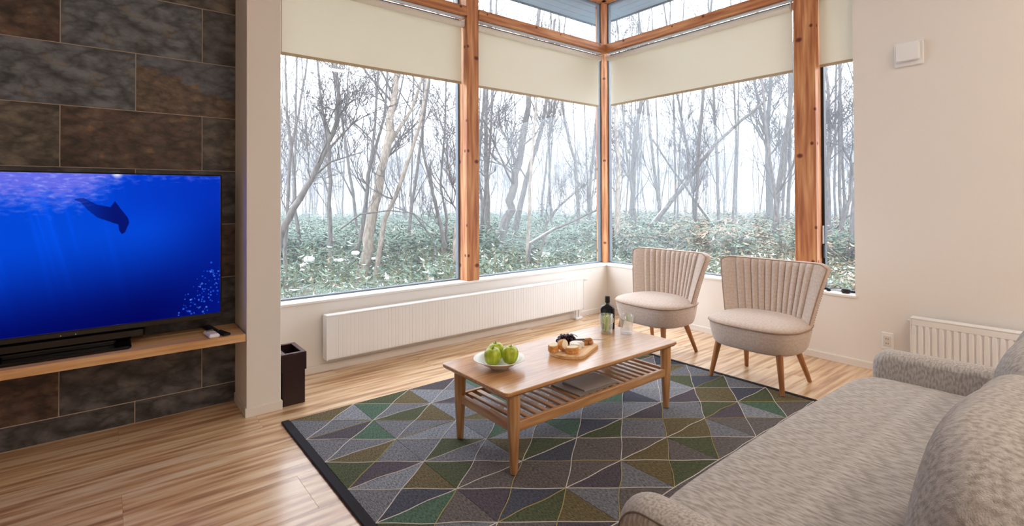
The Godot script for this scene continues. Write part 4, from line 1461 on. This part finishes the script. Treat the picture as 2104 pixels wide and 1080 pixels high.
	for q in [[Vector3(2.408, TT, -2.086), "clear tumbler with cucumber strips in front of the dark bottle", 0.0], [Vector3(2.494, TT, -2.000), "clear tumbler with ice and a lime slice on its rim", 0.6]]:
		var g := thing("tumbler", q[1], "glass", q[0], q[2])
		part(g, "vessel", lathe([Vector2(0.0, 0.0), Vector2(0.034, 0.0), Vector2(0.036, 0.002), Vector2(0.0435, 0.116), Vector2(0.0428, 0.1172), Vector2(0.0420, 0.1165), Vector2(0.0360, 0.020), Vector2(0.034, 0.016), Vector2(0.0, 0.015)], 32), M.thin_glass)
		if gi2 == 0:
			for i in 4:
				var s := thing("cucumber_strip", "pale green cucumber strip standing in the tumbler by the dark bottle", "garnish", q[0] + Vector3(-0.012 + 0.009 * i, 0.017, 0.008 * sin(i * 2.0)), 0.5 * i, "cucumber strips in the tumbler")
				s.rotation = Vector3(0.12 * cos(i * 1.7), 0.9 * i, 0.10 * sin(i * 2.3))
				part(s, "flesh", box(Vector3(0.011, 0.088 + 0.006 * (i % 2), 0.007), 0.0012, Vector3(0, 0.047, 0)), lime_flesh)
				part(s, "peel", box(Vector3(0.011, 0.088 + 0.006 * (i % 2), 0.0016), 0.0005, Vector3(0, 0.047, 0.0042)), lime_skin)
		else:
			for i in 3:
				var s := thing("ice_cube", "ice cube inside the tumbler with the lime slice", "ice", q[0] + Vector3(0.010 * cos(i * 2.1), 0.030 + 0.018 * i, 0.010 * sin(i * 2.1)), 0.7 * i, "ice cubes in the tumbler")
				part(s, "cube", soft(Vector3(0.011, 0.010, 0.011), 5.0, 6), ice_m)
			var sl := thing("lime_slice", "lime slice hooked over the rim of the tumbler with ice", "garnish", q[0] + Vector3(0.036, 0.092, -0.020), 0.5)
			sl.rotation = Vector3(PI / 2 - 0.1, 0.6, 0.0)
			part(sl, "peel", lathe([Vector2(0.0, -0.002), Vector2(0.0185, -0.002), Vector2(0.0195, 0.0), Vector2(0.0185, 0.002), Vector2(0.0, 0.002)], 24), lime_skin)
			part(sl, "flesh", lathe([Vector2(0.0, -0.0026), Vector2(0.0165, -0.0024), Vector2(0.0165, 0.0024), Vector2(0.0, 0.0026)], 24), lime_flesh)
		gi2 += 1


# ================================================================ outside
# fast mesh collector for trees and leaves
class Heap:
	var v := PackedVector3Array()
	var n := PackedVector3Array()
	var c := PackedColorArray()
	var idx := PackedInt32Array()

	func tube(pts: PackedVector3Array, r0: float, r1: float, seg: int) -> void:
		var side := Vector3.ZERO
		var base := v.size()
		for i in pts.size():
			var d := (pts[mini(i + 1, pts.size() - 1)] - pts[maxi(i - 1, 0)]).normalized()
			if side == Vector3.ZERO:
				side = d.cross(Vector3.UP if absf(d.y) < 0.9 else Vector3.RIGHT).normalized()
			side = (side - d * side.dot(d)).normalized()
			var up := d.cross(side)
			var r := lerpf(r0, r1, float(i) / (pts.size() - 1))
			for j in seg:
				var a := TAU * j / seg
				var o := side * cos(a) + up * sin(a)
				v.append(pts[i] + o * r)
				n.append(o)
		for i in pts.size() - 1:
			for j in seg:
				var p := base + i * seg + j
				var q := base + i * seg + (j + 1) % seg
				idx.append_array(PackedInt32Array([p, q + seg, q, p, p + seg, q + seg]))

	func leaf(at: Vector3, dir: Vector3, side: Vector3, long: float, wide: float, col: Color) -> void:
		var up := dir.cross(side).normalized()
		var base := v.size()
		var mid := at + dir * long * 0.45
		for p in [at, mid + side * wide * 0.5 + up * long * 0.05, mid - side * wide * 0.5 + up * long * 0.05, at + dir * long - up * long * 0.08]:
			v.append(p)
			n.append(up)
			c.append(col)
		idx.append_array(PackedInt32Array([base, base + 1, base + 2, base + 1, base + 3, base + 2]))

	func mesh() -> ArrayMesh:
		var a := []
		a.resize(Mesh.ARRAY_MAX)
		a[Mesh.ARRAY_VERTEX] = v
		a[Mesh.ARRAY_NORMAL] = n
		if c.size() == v.size(): a[Mesh.ARRAY_COLOR] = c
		a[Mesh.ARRAY_INDEX] = idx
		var m := ArrayMesh.new()
		m.add_surface_from_arrays(Mesh.PRIMITIVE_TRIANGLES, a)
		return m


# one shoot with side shoots
func grow(h: Heap, at: Vector3, dir: Vector3, long: float, r: float, level: int, r_: RandomNumberGenerator) -> void:
	var n := 5 if level > 1 else 4
	var pts := PackedVector3Array([at])
	var d := dir
	var p := at
	for i in n:
		d = (d + Vector3(r_.randfn(0, 0.16), r_.randfn(0.05, 0.12), r_.randfn(0, 0.16))).normalized()
		p += d * long / n
		pts.append(p)
	h.tube(pts, r, r * 0.35, 5 if r > 0.02 else 3)
	if level <= 0: return
	var kids := r_.randi_range(4, 6) if level > 1 else r_.randi_range(3, 5)
	for k in kids:
		var f := r_.randf_range(0.25, 0.95)
		var i := int(f * n)
		var q := pts[i].lerp(pts[mini(i + 1, n)], f * n - i)
		var along := (pts[mini(i + 1, n)] - pts[i]).normalized() if i < n else d
		var side := along.cross(Vector3(r_.randfn(), r_.randfn(), r_.randfn())).normalized()
		var nd := (along * 0.75 + side * r_.randf_range(0.45, 0.9) + Vector3.UP * 0.18).normalized()
		grow(h, q, nd, long * r_.randf_range(0.4, 0.65), maxf(r * lerpf(0.75, 0.4, f), 0.0035), level - 1, r_)


# a tree whose trunk follows the given points (world), with branches grown from its upper part
func tree(label: String, pts: PackedVector3Array, r0: float, r1: float, bark: Material, branches: int, level: int, seed_: int, group := "", from := 0.3, forks := []) -> Node3D:
	var r_ := RandomNumberGenerator.new()
	r_.seed = seed_
	var t := thing("bare_tree", label, "tree", pts[0], 0.0, group)
	var o := pts[0]
	var loc := PackedVector3Array()
	for i in pts.size() - 1:
		for k in 3: loc.append(pts[i].lerp(pts[i + 1], k / 3.0) - o + (Vector3(r_.randfn(), 0, r_.randfn()) * r0 * 0.18 if i + k > 0 else Vector3.ZERO))
	loc.append(pts[pts.size() - 1] - o)
	var h := Heap.new()
	h.tube(loc, r0, r1, 8)
	part(t, "trunk", h.mesh(), bark)
	var long := 0.0
	for i in loc.size() - 1: long += loc[i].distance_to(loc[i + 1])
	var b := Heap.new()
	for fk in forks:
		var fp := PackedVector3Array()
		for p in fk[0]: fp.append(p - o)
		var g := Heap.new()
		g.tube(fp, fk[1], fk[1] * 0.45, 6)
		part(t, "limb", g.mesh(), bark)
		for k in 7:
			var f := r_.randf_range(0.3, 0.98) * (fp.size() - 1)
			var i := int(f)
			var q := fp[i].lerp(fp[mini(i + 1, fp.size() - 1)], f - i)
			grow(b, q, (Vector3(r_.randfn(0, 0.5), 0.7, r_.randfn(0, 0.5))).normalized(), r_.randf_range(0.5, 1.2), fk[1] * 0.35, 2, r_)
	for k in branches:
		var f := r_.randf_range(from, 0.99) * (loc.size() - 1)
		var i := int(f)
		var q := loc[i].lerp(loc[mini(i + 1, loc.size() - 1)], f - i)
		var rr := lerpf(r0, r1, f / (loc.size() - 1))
		var a := r_.randf() * TAU
		var d := Vector3(cos(a), r_.randf_range(0.9, 2.4), sin(a)).normalized()
		grow(b, q, d, r_.randf_range(0.13, 0.32) * long, rr * r_.randf_range(0.2, 0.4), level, r_)
	if b.v.size(): part(t, "branches", b.mesh(), M.twig)
	return t


# trunk points from pixels of the photograph at one distance from the camera, the first set on the ground
func traced(px: Array, d: float, wobble := 0.0) -> PackedVector3Array:
	var out := PackedVector3Array()
	for i in px.size():
		out.append(at_distance(px[i].x, px[i].y, d + wobble * i))
	if out[0].y < GY + 1.2: out[0].y = GY - 0.05
	return out


func build_outside() -> void:
	# ground under thin snow, rolling a little
	var st := begin()
	var hills := noise(0.05, 3, 201)
	var gh := func(x: float, z: float) -> float:
		return GY + 0.16 * hills.get_noise_2d(x * 8.0, z * 8.0)
	var nodes := []
	for i in 56:
		var row := []
		for j in 56:
			var x := -55.0 + i * 2.6
			var z := -95.0 + j * 2.6
			if x < 4.435 + 0.5 and x > -6.0 and z > -4.4: row.append(Vector3(x, GY - 0.25, z))
			else: row.append(Vector3(x, gh.call(x, z), z))
		nodes.append(row)
	add_grid(st, nodes, false, true)
	tag(part(self, "ground", done(st), M.snow_ground), "woodland ground under patchy snow", "", "", "structure")
	# eaves of the roof
	var ev := struct("roof_eave", "grey boarded underside of the roof eaves outside the glass")
	for i in 4:
		part(ev, "soffit_board", span_box(Vector3(-3.4, 3.44, -4.385 + i * 0.13), Vector3(4.93, 3.46, -4.385 + i * 0.13 + 0.126)), M.soffit)
	for i in 4:
		part(ev, "soffit_board", span_box(Vector3(4.93 - i * 0.125 - 0.121, 3.44, -3.865), Vector3(4.93 - i * 0.125, 3.46, 2.9)), M.soffit)
	part(ev, "fascia", span_box(Vector3(-3.4, 3.425, -4.41), Vector3(4.955, 3.66, -4.386)), M.alu)
	part(ev, "fascia", span_box(Vector3(4.931, 3.425, -4.386), Vector3(4.955, 3.66, 2.9)), M.alu)
	part(ev, "roof_sheet", span_box(Vector3(-3.4, 3.63, -4.386), Vector3(4.93, 3.68, 2.9)), M.alu)

	# trees that the photograph lets one tell apart
	var V := func(a: Array) -> Array:
		var o := []
		for i in range(0, a.size(), 2): o.append(Vector2(a[i], a[i + 1]))
		return o
	var d1 := 9.3
	tree("thick pale leaning tree forking at half height outside the window next to the pier", traced(V.call([733, 600, 752, 510, 766, 445, 780, 375, 796, 300, 808, 215, 818, 140, 828, 20, 838, -140]), d1), 0.11, 0.04, M.bark_pale, 8, 3, 1, "", 0.35,
		[[traced(V.call([764, 492, 790, 450, 812, 405, 832, 350, 862, 260, 880, 150, 900, 20]), d1 - 0.1), 0.045], [traced(V.call([798, 300, 822, 262, 846, 225, 868, 160, 900, 60]), d1 + 0.1), 0.04]])
	tree("slim tree bending to one side at the edge of the pier", traced(V.call([548, 560, 575, 482, 604, 430, 640, 365, 668, 312, 690, 250, 697, 200, 690, 130, 688, 20]), 7.6), 0.055, 0.02, M.bark, 7, 3, 2, "", 0.3,
		[[traced(V.call([664, 318, 700, 280, 742, 236]), 7.6), 0.022], [traced(V.call([640, 365, 680, 332, 745, 312]), 7.7), 0.018], [traced(V.call([692, 245, 712, 215, 735, 200]), 7.6), 0.018]])
	tree("slender upright tree left of the thick forked tree", traced(V.call([672, 600, 680, 520, 676, 440, 678, 370, 676, 300, 664, 240, 655, 170, 650, 40]), 10.0), 0.05, 0.018, M.bark, 8, 3, 3)
	tree("dark slim tree leaning close behind the thick forked tree", traced(V.call([708, 600, 726, 530, 745, 470, 752, 410, 760, 340, 790, 240, 800, 60]), 11.0), 0.07, 0.02, M.bark, 8, 3, 4)
	tree("pale stem right beside the middle timber post", traced(V.call([934, 590, 938, 500, 944, 420, 952, 300, 960, 100]), 8.5), 0.06, 0.03, M.bark_pale, 8, 3, 5)
	tree("thin tree of three stems near the middle timber post", traced(V.call([906, 585, 914, 500, 900, 440, 885, 380, 868, 300, 872, 120]), 10.0), 0.05, 0.016, M.bark, 7, 3, 6, "", 0.25,
		[[traced(V.call([912, 520, 918, 450, 905, 380, 915, 250, 918, 80]), 10.1), 0.03], [traced(V.call([905, 560, 890, 490, 850, 440, 810, 425]), 10.0), 0.022]])
	tree("thin tree at the very edge of the pier", traced(V.call([590, 620, 586, 520, 592, 420, 596, 300, 588, 200, 584, 40]), 8.6), 0.035, 0.014, M.bark, 7, 3, 7)
	tree("thin double-stemmed tree close to the pier", traced(V.call([612, 600, 616, 500, 604, 400, 600, 300, 618, 200, 640, 60]), 11.0), 0.045, 0.014, M.bark, 8, 3, 8)
	tree("stout dark tree bending upwards in the window left of the corner", traced(V.call([1004, 570, 1024, 500, 1046, 430, 1056, 380, 1070, 310, 1084, 240, 1094, 170, 1108, 20]), 11.4), 0.12, 0.04, M.bark, 8, 3, 9, "", 0.3,
		[[traced(V.call([1062, 350, 1050, 300, 1032, 270, 1025, 240]), 11.4), 0.04], [traced(V.call([1072, 300, 1098, 280, 1112, 255]), 11.3), 0.03]])
	tree("second dark tree close beside the stout bending tree", traced(V.call([1046, 560, 1054, 490, 1070, 420, 1088, 350, 1110, 270, 1124, 200, 1140, 40]), 12.5), 0.09, 0.03, M.bark, 8, 3, 10)
	tree("pale straight stem in the window left of the corner", traced(V.call([1084, 560, 1086, 480, 1088, 400, 1092, 330, 1100, 240, 1102, 60]), 9.4), 0.035, 0.02, M.bark_pale, 8, 3, 11, "", 0.45)
	tree("forked thin tree close to the glazed corner", traced(V.call([1186, 520, 1188, 420, 1180, 330, 1160, 250, 1150, 170, 1150, 40]), 15.0), 0.06, 0.02, M.bark, 9, 3, 12)
	tree("tall tree right beside the middle timber post", traced(V.call([1000, 580, 1004, 480, 1000, 380, 998, 280, 1000, 180, 1010, 20]), 13.0), 0.08, 0.03, M.bark, 11, 3, 13)
	tree("mottled upright tree right of the corner post", traced(V.call([1270, 548, 1268, 450, 1270, 350, 1266, 250, 1262, 120]), 11.5), 0.06, 0.04, M.bark_pale, 11, 3, 14)
	tree("tall slim tree standing behind the mottled one", traced(V.call([1296, 500, 1300, 400, 1304, 300, 1316, 210, 1330, 80]), 17.0), 0.10, 0.04, M.bark, 17, 3, 15)
	tree("tall tree with a forked top left of the wide timber post", traced(V.call([1580, 480, 1580, 400, 1578, 330, 1576, 270, 1582, 190, 1584, 60]), 24.0), 0.17, 0.06, M.bark, 20, 3, 16, "", 0.4,
		[[traced(V.call([1577, 275, 1562, 225, 1552, 180, 1545, 90]), 24.0), 0.09]])
	tree("thin tree next to the wide timber post", traced(V.call([1620, 500, 1618, 420, 1624, 330, 1622, 200, 1620, 60]), 20.0), 0.08, 0.03, M.bark, 17, 3, 17)
	tree("slender tree in the narrow window", traced(V.call([1704, 560, 1702, 450, 1700, 350, 1704, 250, 1698, 170, 1690, 40]), 14.0), 0.07, 0.025, M.bark, 17, 3, 18, "", 0.2,
		[[traced(V.call([1700, 340, 1725, 250, 1770, 225]), 14.0), 0.03]])
	tree("arching tree in the narrow window", traced(V.call([1726, 560, 1728, 470, 1748, 400, 1752, 340, 1730, 300, 1700, 290]), 12.0), 0.05, 0.014, M.bark, 14, 3, 19, "", 0.2)
	# leaning and fallen stems with snow along the top
	var lean := func(label: String, px: Array, d: float, r: float, seed_: int, snow: bool) -> void:
		var p := PackedVector3Array()
		for q in V.call(px): p.append(at_distance(q.x, q.y, d))
		if p[0].y < GY + 1.0: p[0].y = GY - 0.02
		var t := tree(label, p, r, r * 0.4, M.bark, 12, 3 if r > 0.05 else 2, seed_, "", 0.3)
		if snow:
			var h := Heap.new()
			var loc := PackedVector3Array()
			for i in mini(p.size(), 3): loc.append(p[i] - p[0] + Vector3(0, r * 0.55, 0))
			h.tube(loc, r * 0.75, r * 0.5, 6)
			part(t, "snow", h.mesh(), M.snow)
	lean.call("long stem leaning across behind the chairs with snow on its foot", [1296, 540, 1340, 462, 1400, 388, 1428, 350, 1470, 296, 1520, 250, 1575, 205], 14.0, 0.075, 31, true)
	lean.call("thin snowy stem leaning the other way behind the chairs", [1500, 530, 1470, 470, 1420, 400, 1380, 345, 1335, 280], 18.0, 0.06, 32, true)
	lean.call("snow-covered fallen branch rising towards the glazed corner", [1070, 512, 1090, 500, 1140, 470, 1190, 448, 1240, 425], 8.0, 0.030, 33, true)
	lean.call("dark bent branch above the snow-covered fallen one", [1096, 500, 1124, 458, 1150, 422, 1195, 385, 1240, 355], 9.0, 0.028, 34, false)
	lean.call("thin branch arching towards the middle timber post", [700, 470, 740, 440, 800, 432, 850, 438, 900, 480], 9.0, 0.016, 35, false)

	# woodland behind: six forms of tree, each set out many times
	var forms := []
	for k in 7:
		var r_ := RandomNumberGenerator.new()
		r_.seed = 300 + k
		var pts := PackedVector3Array([Vector3.ZERO])
		var p := Vector3.ZERO
		var d := Vector3(r_.randfn(0, 0.06), 1, r_.randfn(0, 0.06)).normalized()
		for i in 7:
			d = (d + Vector3(r_.randfn(0, 0.05), 0.08, r_.randfn(0, 0.05))).normalized()
			p += d * 1.7
			pts.append(p)
		var t := tree("bare grey tree standing in the misty woodland behind", pts, r_.randf_range(0.032, 0.06), 0.010, M.bark, 18, 2, 400 + k, "trees of the misty woodland", 0.12)
		forms.append(t)
	var spots := []
	var tries := 0
	while spots.size() < 240 and tries < 9000:
		tries += 1
		var near := spots.size() < 44
		var a := rng.randf_range(-0.62, 0.78) if rng.randf() < 0.7 else rng.randf_range(0.15, 0.72)       # angle right of the view direction
		var dist := rng.randf_range(11.0, 22.0) if near else rng.randf_range(22.0, 55.0)
		var dir := cam_basis * Vector3(sin(a), 0, -cos(a))
		var q := Vector3(dir.x, 0, dir.z).normalized() * dist
		if q.x < 6.5 and q.z > -6.0: continue
		var ok := true
		for s in spots:
			if s.distance_to(q) < (0.7 if near else 0.9): ok = false; break
		if ok: spots.append(q)
	for i in spots.size():
		var o: Node3D = forms[i] if i < forms.size() else copy_of(forms[i % forms.size()])
		o.position = Vector3(spots[i].x, gh.call(spots[i].x, spots[i].z) - 0.06, spots[i].z)
		o.rotation.y = rng.randf() * TAU
		var s := rng.randf_range(0.75, 1.1) if spots[i].length() < 22.0 else rng.randf_range(0.5, 0.9)
		o.scale = Vector3(s, s * rng.randf_range(0.95, 1.2), s)

	# the far wood, past counting
	for k in 4:
		var places := []
		for i in 90:
			var a := rng.randf_range(-0.66, 0.82)
			var dist := rng.randf_range(34.0, 78.0)
			var dir := cam_basis * Vector3(sin(a), 0, -cos(a))
			var q := Vector3(dir.x, 0, dir.z).normalized() * dist
			var s := rng.randf_range(0.42, 0.72)
			places.append(Transform3D(Basis(Vector3.UP, rng.randf() * TAU).scaled(Vector3(s * 1.6, s, s * 1.6)), Vector3(q.x, GY - 0.1, q.z)))
		for piece in 2:
			var mf := MultiMesh.new()
			mf.transform_format = MultiMesh.TRANSFORM_3D
			mf.mesh = forms[k].get_child(piece).mesh
			mf.instance_count = places.size()
			for i in places.size(): mf.set_instance_transform(i, places[i])
			var fi := MultiMeshInstance3D.new()
			fi.name = numbered(["far_trunks", "far_twigs"][piece])
			fi.multimesh = mf
			fi.material_override = [M.bark, M.twig][piece]
			add_child(fi)
			tag(fi, ["dim trunks of the far wood lost in the mist", "dim twigs of the far wood lost in the mist"][piece], "wood", "far wood", "stuff")

	# evergreen bamboo grass: clumps near the house, a thicket behind
	var greens := [Color(0.05, 0.10, 0.065), Color(0.07, 0.13, 0.09), Color(0.095, 0.16, 0.11), Color(0.15, 0.205, 0.15)]
	var browns := [Color(0.22, 0.14, 0.08), Color(0.28, 0.21, 0.14), Color(0.34, 0.28, 0.21)]
	var clump := func(seed_: int, stems: int, leaves: int, brown: float) -> Array:
		var r_ := RandomNumberGenerator.new()
		r_.seed = seed_
		var lh := Heap.new()
		var sh := Heap.new()
		var wh := Heap.new()
		for s in stems:
			var a := r_.randf() * TAU
			var rad := sqrt(r_.randf()) * 0.42
			var p := Vector3(cos(a) * rad, 0, sin(a) * rad)
			var tall := r_.randf_range(0.30, 0.74)
			var top := p + Vector3(r_.randfn(0, 0.10), tall, r_.randfn(0, 0.10))
			sh.tube(PackedVector3Array([p, p.lerp(top, 0.5) + Vector3(0.01, 0, 0), top]), 0.004, 0.002, 3)
			for l in leaves:
				var f := r_.randf_range(0.35, 1.0)
				var q := p.lerp(top, f)
				var b := r_.randf() * TAU
				var d := Vector3(cos(b), r_.randf_range(-0.35, 0.5), sin(b)).normalized()
				var sd := d.cross(Vector3.UP).normalized()
				sd = sd.rotated(d, r_.randf_range(-0.5, 0.5))
				var long := r_.randf_range(0.07, 0.14)
				var col: Color = browns[r_.randi_range(0, 2)] if r_.randf() < brown else greens[r_.randi_range(0, 3)]
				if r_.randf() < 0.06:
					wh.leaf(q + Vector3(0, 0.004, 0), d, sd, long * 0.9, long * 0.24, Color(0.9, 0.93, 0.96))
				lh.leaf(q, d, sd, long, long * r_.randf_range(0.16, 0.24), col)
		return [lh.mesh(), sh.mesh(), wh.mesh()]
	var snow_leaf := plain(Color.WHITE, 0.85)
	snow_leaf.vertex_color_use_as_albedo = true
	var stem_m := plain(rgb8(132, 128, 92), 0.8)
	var kinds := []
	for k in 5: kinds.append(clump.call(500 + k, 28, 13, 0.06))
	for k in 3: kinds.append(clump.call(520 + k, 30, 11, 0.62))
	var protos := {}
	var placed := 0
	var near_spots := []
	tries = 0
	while placed < 170 and tries < 6000:
		tries += 1
		var a := rng.randf_range(-0.62, 0.78)
		var dist := rng.randf_range(5.6, 11.5)
		var dir := cam_basis * Vector3(sin(a), 0, -cos(a))
		var q := Vector3(dir.x, 0, dir.z).normalized() * dist
		if q.x < 5.3 and q.z > -4.9: continue
		var ok := true
		for s in near_spots:
			if s.distance_to(q) < 0.42: ok = false; break
		if not ok: continue
		near_spots.append(q)
		var side := a > 0.24 and rng.randf() < 0.7
		var k := rng.randi_range(5, 7) if side else rng.randi_range(0, 4)
		var lab := "clump of brown and green bamboo grass dusted with snow outside" if k > 4 else "clump of evergreen bamboo grass dusted with snow outside"
		var o: Node3D
		if protos.has(k):
			o = copy_of(protos[k])
		else:
			o = thing("bamboo_shrub", lab, "plant", Vector3.ZERO, 0.0, "brown bamboo grass clumps" if k > 4 else "green bamboo grass clumps")
			part(o, "leaves", kinds[k][0], M.leaf)
			part(o, "stems", kinds[k][1], stem_m)
			part(o, "snow", kinds[k][2], snow_leaf)
			protos[k] = o
		o.position = Vector3(q.x, gh.call(q.x, q.z) - 0.02, q.z)
		o.rotation.y = rng.randf() * TAU
		o.scale = Vector3.ONE * rng.randf_range(0.85, 1.35)
		placed += 1
	# the thicket beyond
	for k in 3:
		var mm := MultiMesh.new()
		mm.transform_format = MultiMesh.TRANSFORM_3D
		mm.mesh = kinds[[0, 3, 6][k]][0]
		var spots2 := []
		for i in 900:
			var a := rng.randf_range(-0.66, 0.82)
			if k == 2: a = rng.randf_range(0.18, 0.82)
			elif k == 1: a = rng.randf_range(-0.66, 0.3)
			var dist := lerpf(11.0, 34.0, pow(rng.randf(), 1.4))
			var dir := cam_basis * Vector3(sin(a), 0, -cos(a))
			var q := Vector3(dir.x, 0, dir.z).normalized() * dist
			if q.x < 6.0 and q.z > -6.0: continue
			spots2.append(Transform3D(Basis(Vector3.UP, rng.randf() * TAU).scaled(Vector3.ONE * rng.randf_range(1.0, 1.7)), Vector3(q.x, gh.call(q.x, q.z) - 0.03, q.z)))
		mm.instance_count = spots2.size()
		for i in spots2.size(): mm.set_instance_transform(i, spots2[i])
		var mi := MultiMeshInstance3D.new()
		mi.name = numbered("thicket")
		mi.multimesh = mm
		mi.material_override = M.leaf
		add_child(mi)
		tag(mi, ["dense green undergrowth between the far trees", "mid green undergrowth spreading through the woodland", "brown and green undergrowth beyond the chairs"][k], "undergrowth", "", "stuff")
	# snow lying on the thicket
	var blob := soft(Vector3(0.10, 0.03, 0.07), 2.2, 4, func(p: Vector3) -> Vector3: return p * (1.0 + 0.35 * sin(p.x * 50.0 + p.z * 33.0)))
	var ms := MultiMesh.new()
	ms.transform_format = MultiMesh.TRANSFORM_3D
	ms.mesh = blob
	var sp := []
	for i in 420:
		var a := rng.randf_range(-0.66, 0.82)
		var dist := lerpf(7.5, 30.0, pow(rng.randf(), 1.2))
		var dir := cam_basis * Vector3(sin(a), 0, -cos(a))
		var q := Vector3(dir.x, 0, dir.z).normalized() * dist
		if q.x < 6.0 and q.z > -6.0: continue
		var s := rng.randf_range(0.35, 1.1)
		sp.append(Transform3D(Basis(Vector3.UP, rng.randf() * TAU).scaled(Vector3(s, s * 1.2, s)), Vector3(q.x, gh.call(q.x, q.z) + rng.randf_range(0.15, 0.62), q.z)))
	ms.instance_count = sp.size()
	for i in sp.size(): ms.set_instance_transform(i, sp[i])
	var si := MultiMeshInstance3D.new()
	si.name = "snow_pads"
	si.multimesh = ms
	si.material_override = M.snow
	add_child(si)
	tag(si, "pads of snow lying on the undergrowth", "snow", "", "stuff")
	# winter mist in the wood
	for q in [[Vector3(-60, -1.2, -96), Vector3(86, 9, -4.75)], [Vector3(5.2, -1.2, -4.7), Vector3(86, 9, 40)]]:
		if MIST <= 0.0: break
		var f := FogVolume.new()
		f.name = numbered("garden_mist")
		f.shape = RenderingServer.FOG_VOLUME_SHAPE_BOX
		f.size = q[1] - q[0]
		f.position = (q[0] + q[1]) / 2
		var fm := FogMaterial.new()
		fm.density = MIST
		fm.albedo = MIST_TONE
		f.material = fm
		add_child(f)
		tag(f, "thin winter mist hanging between the trees", "mist", "", "stuff")


const MIST := 0.018
const MIST_TONE := Color(0.76, 0.79, 0.82)
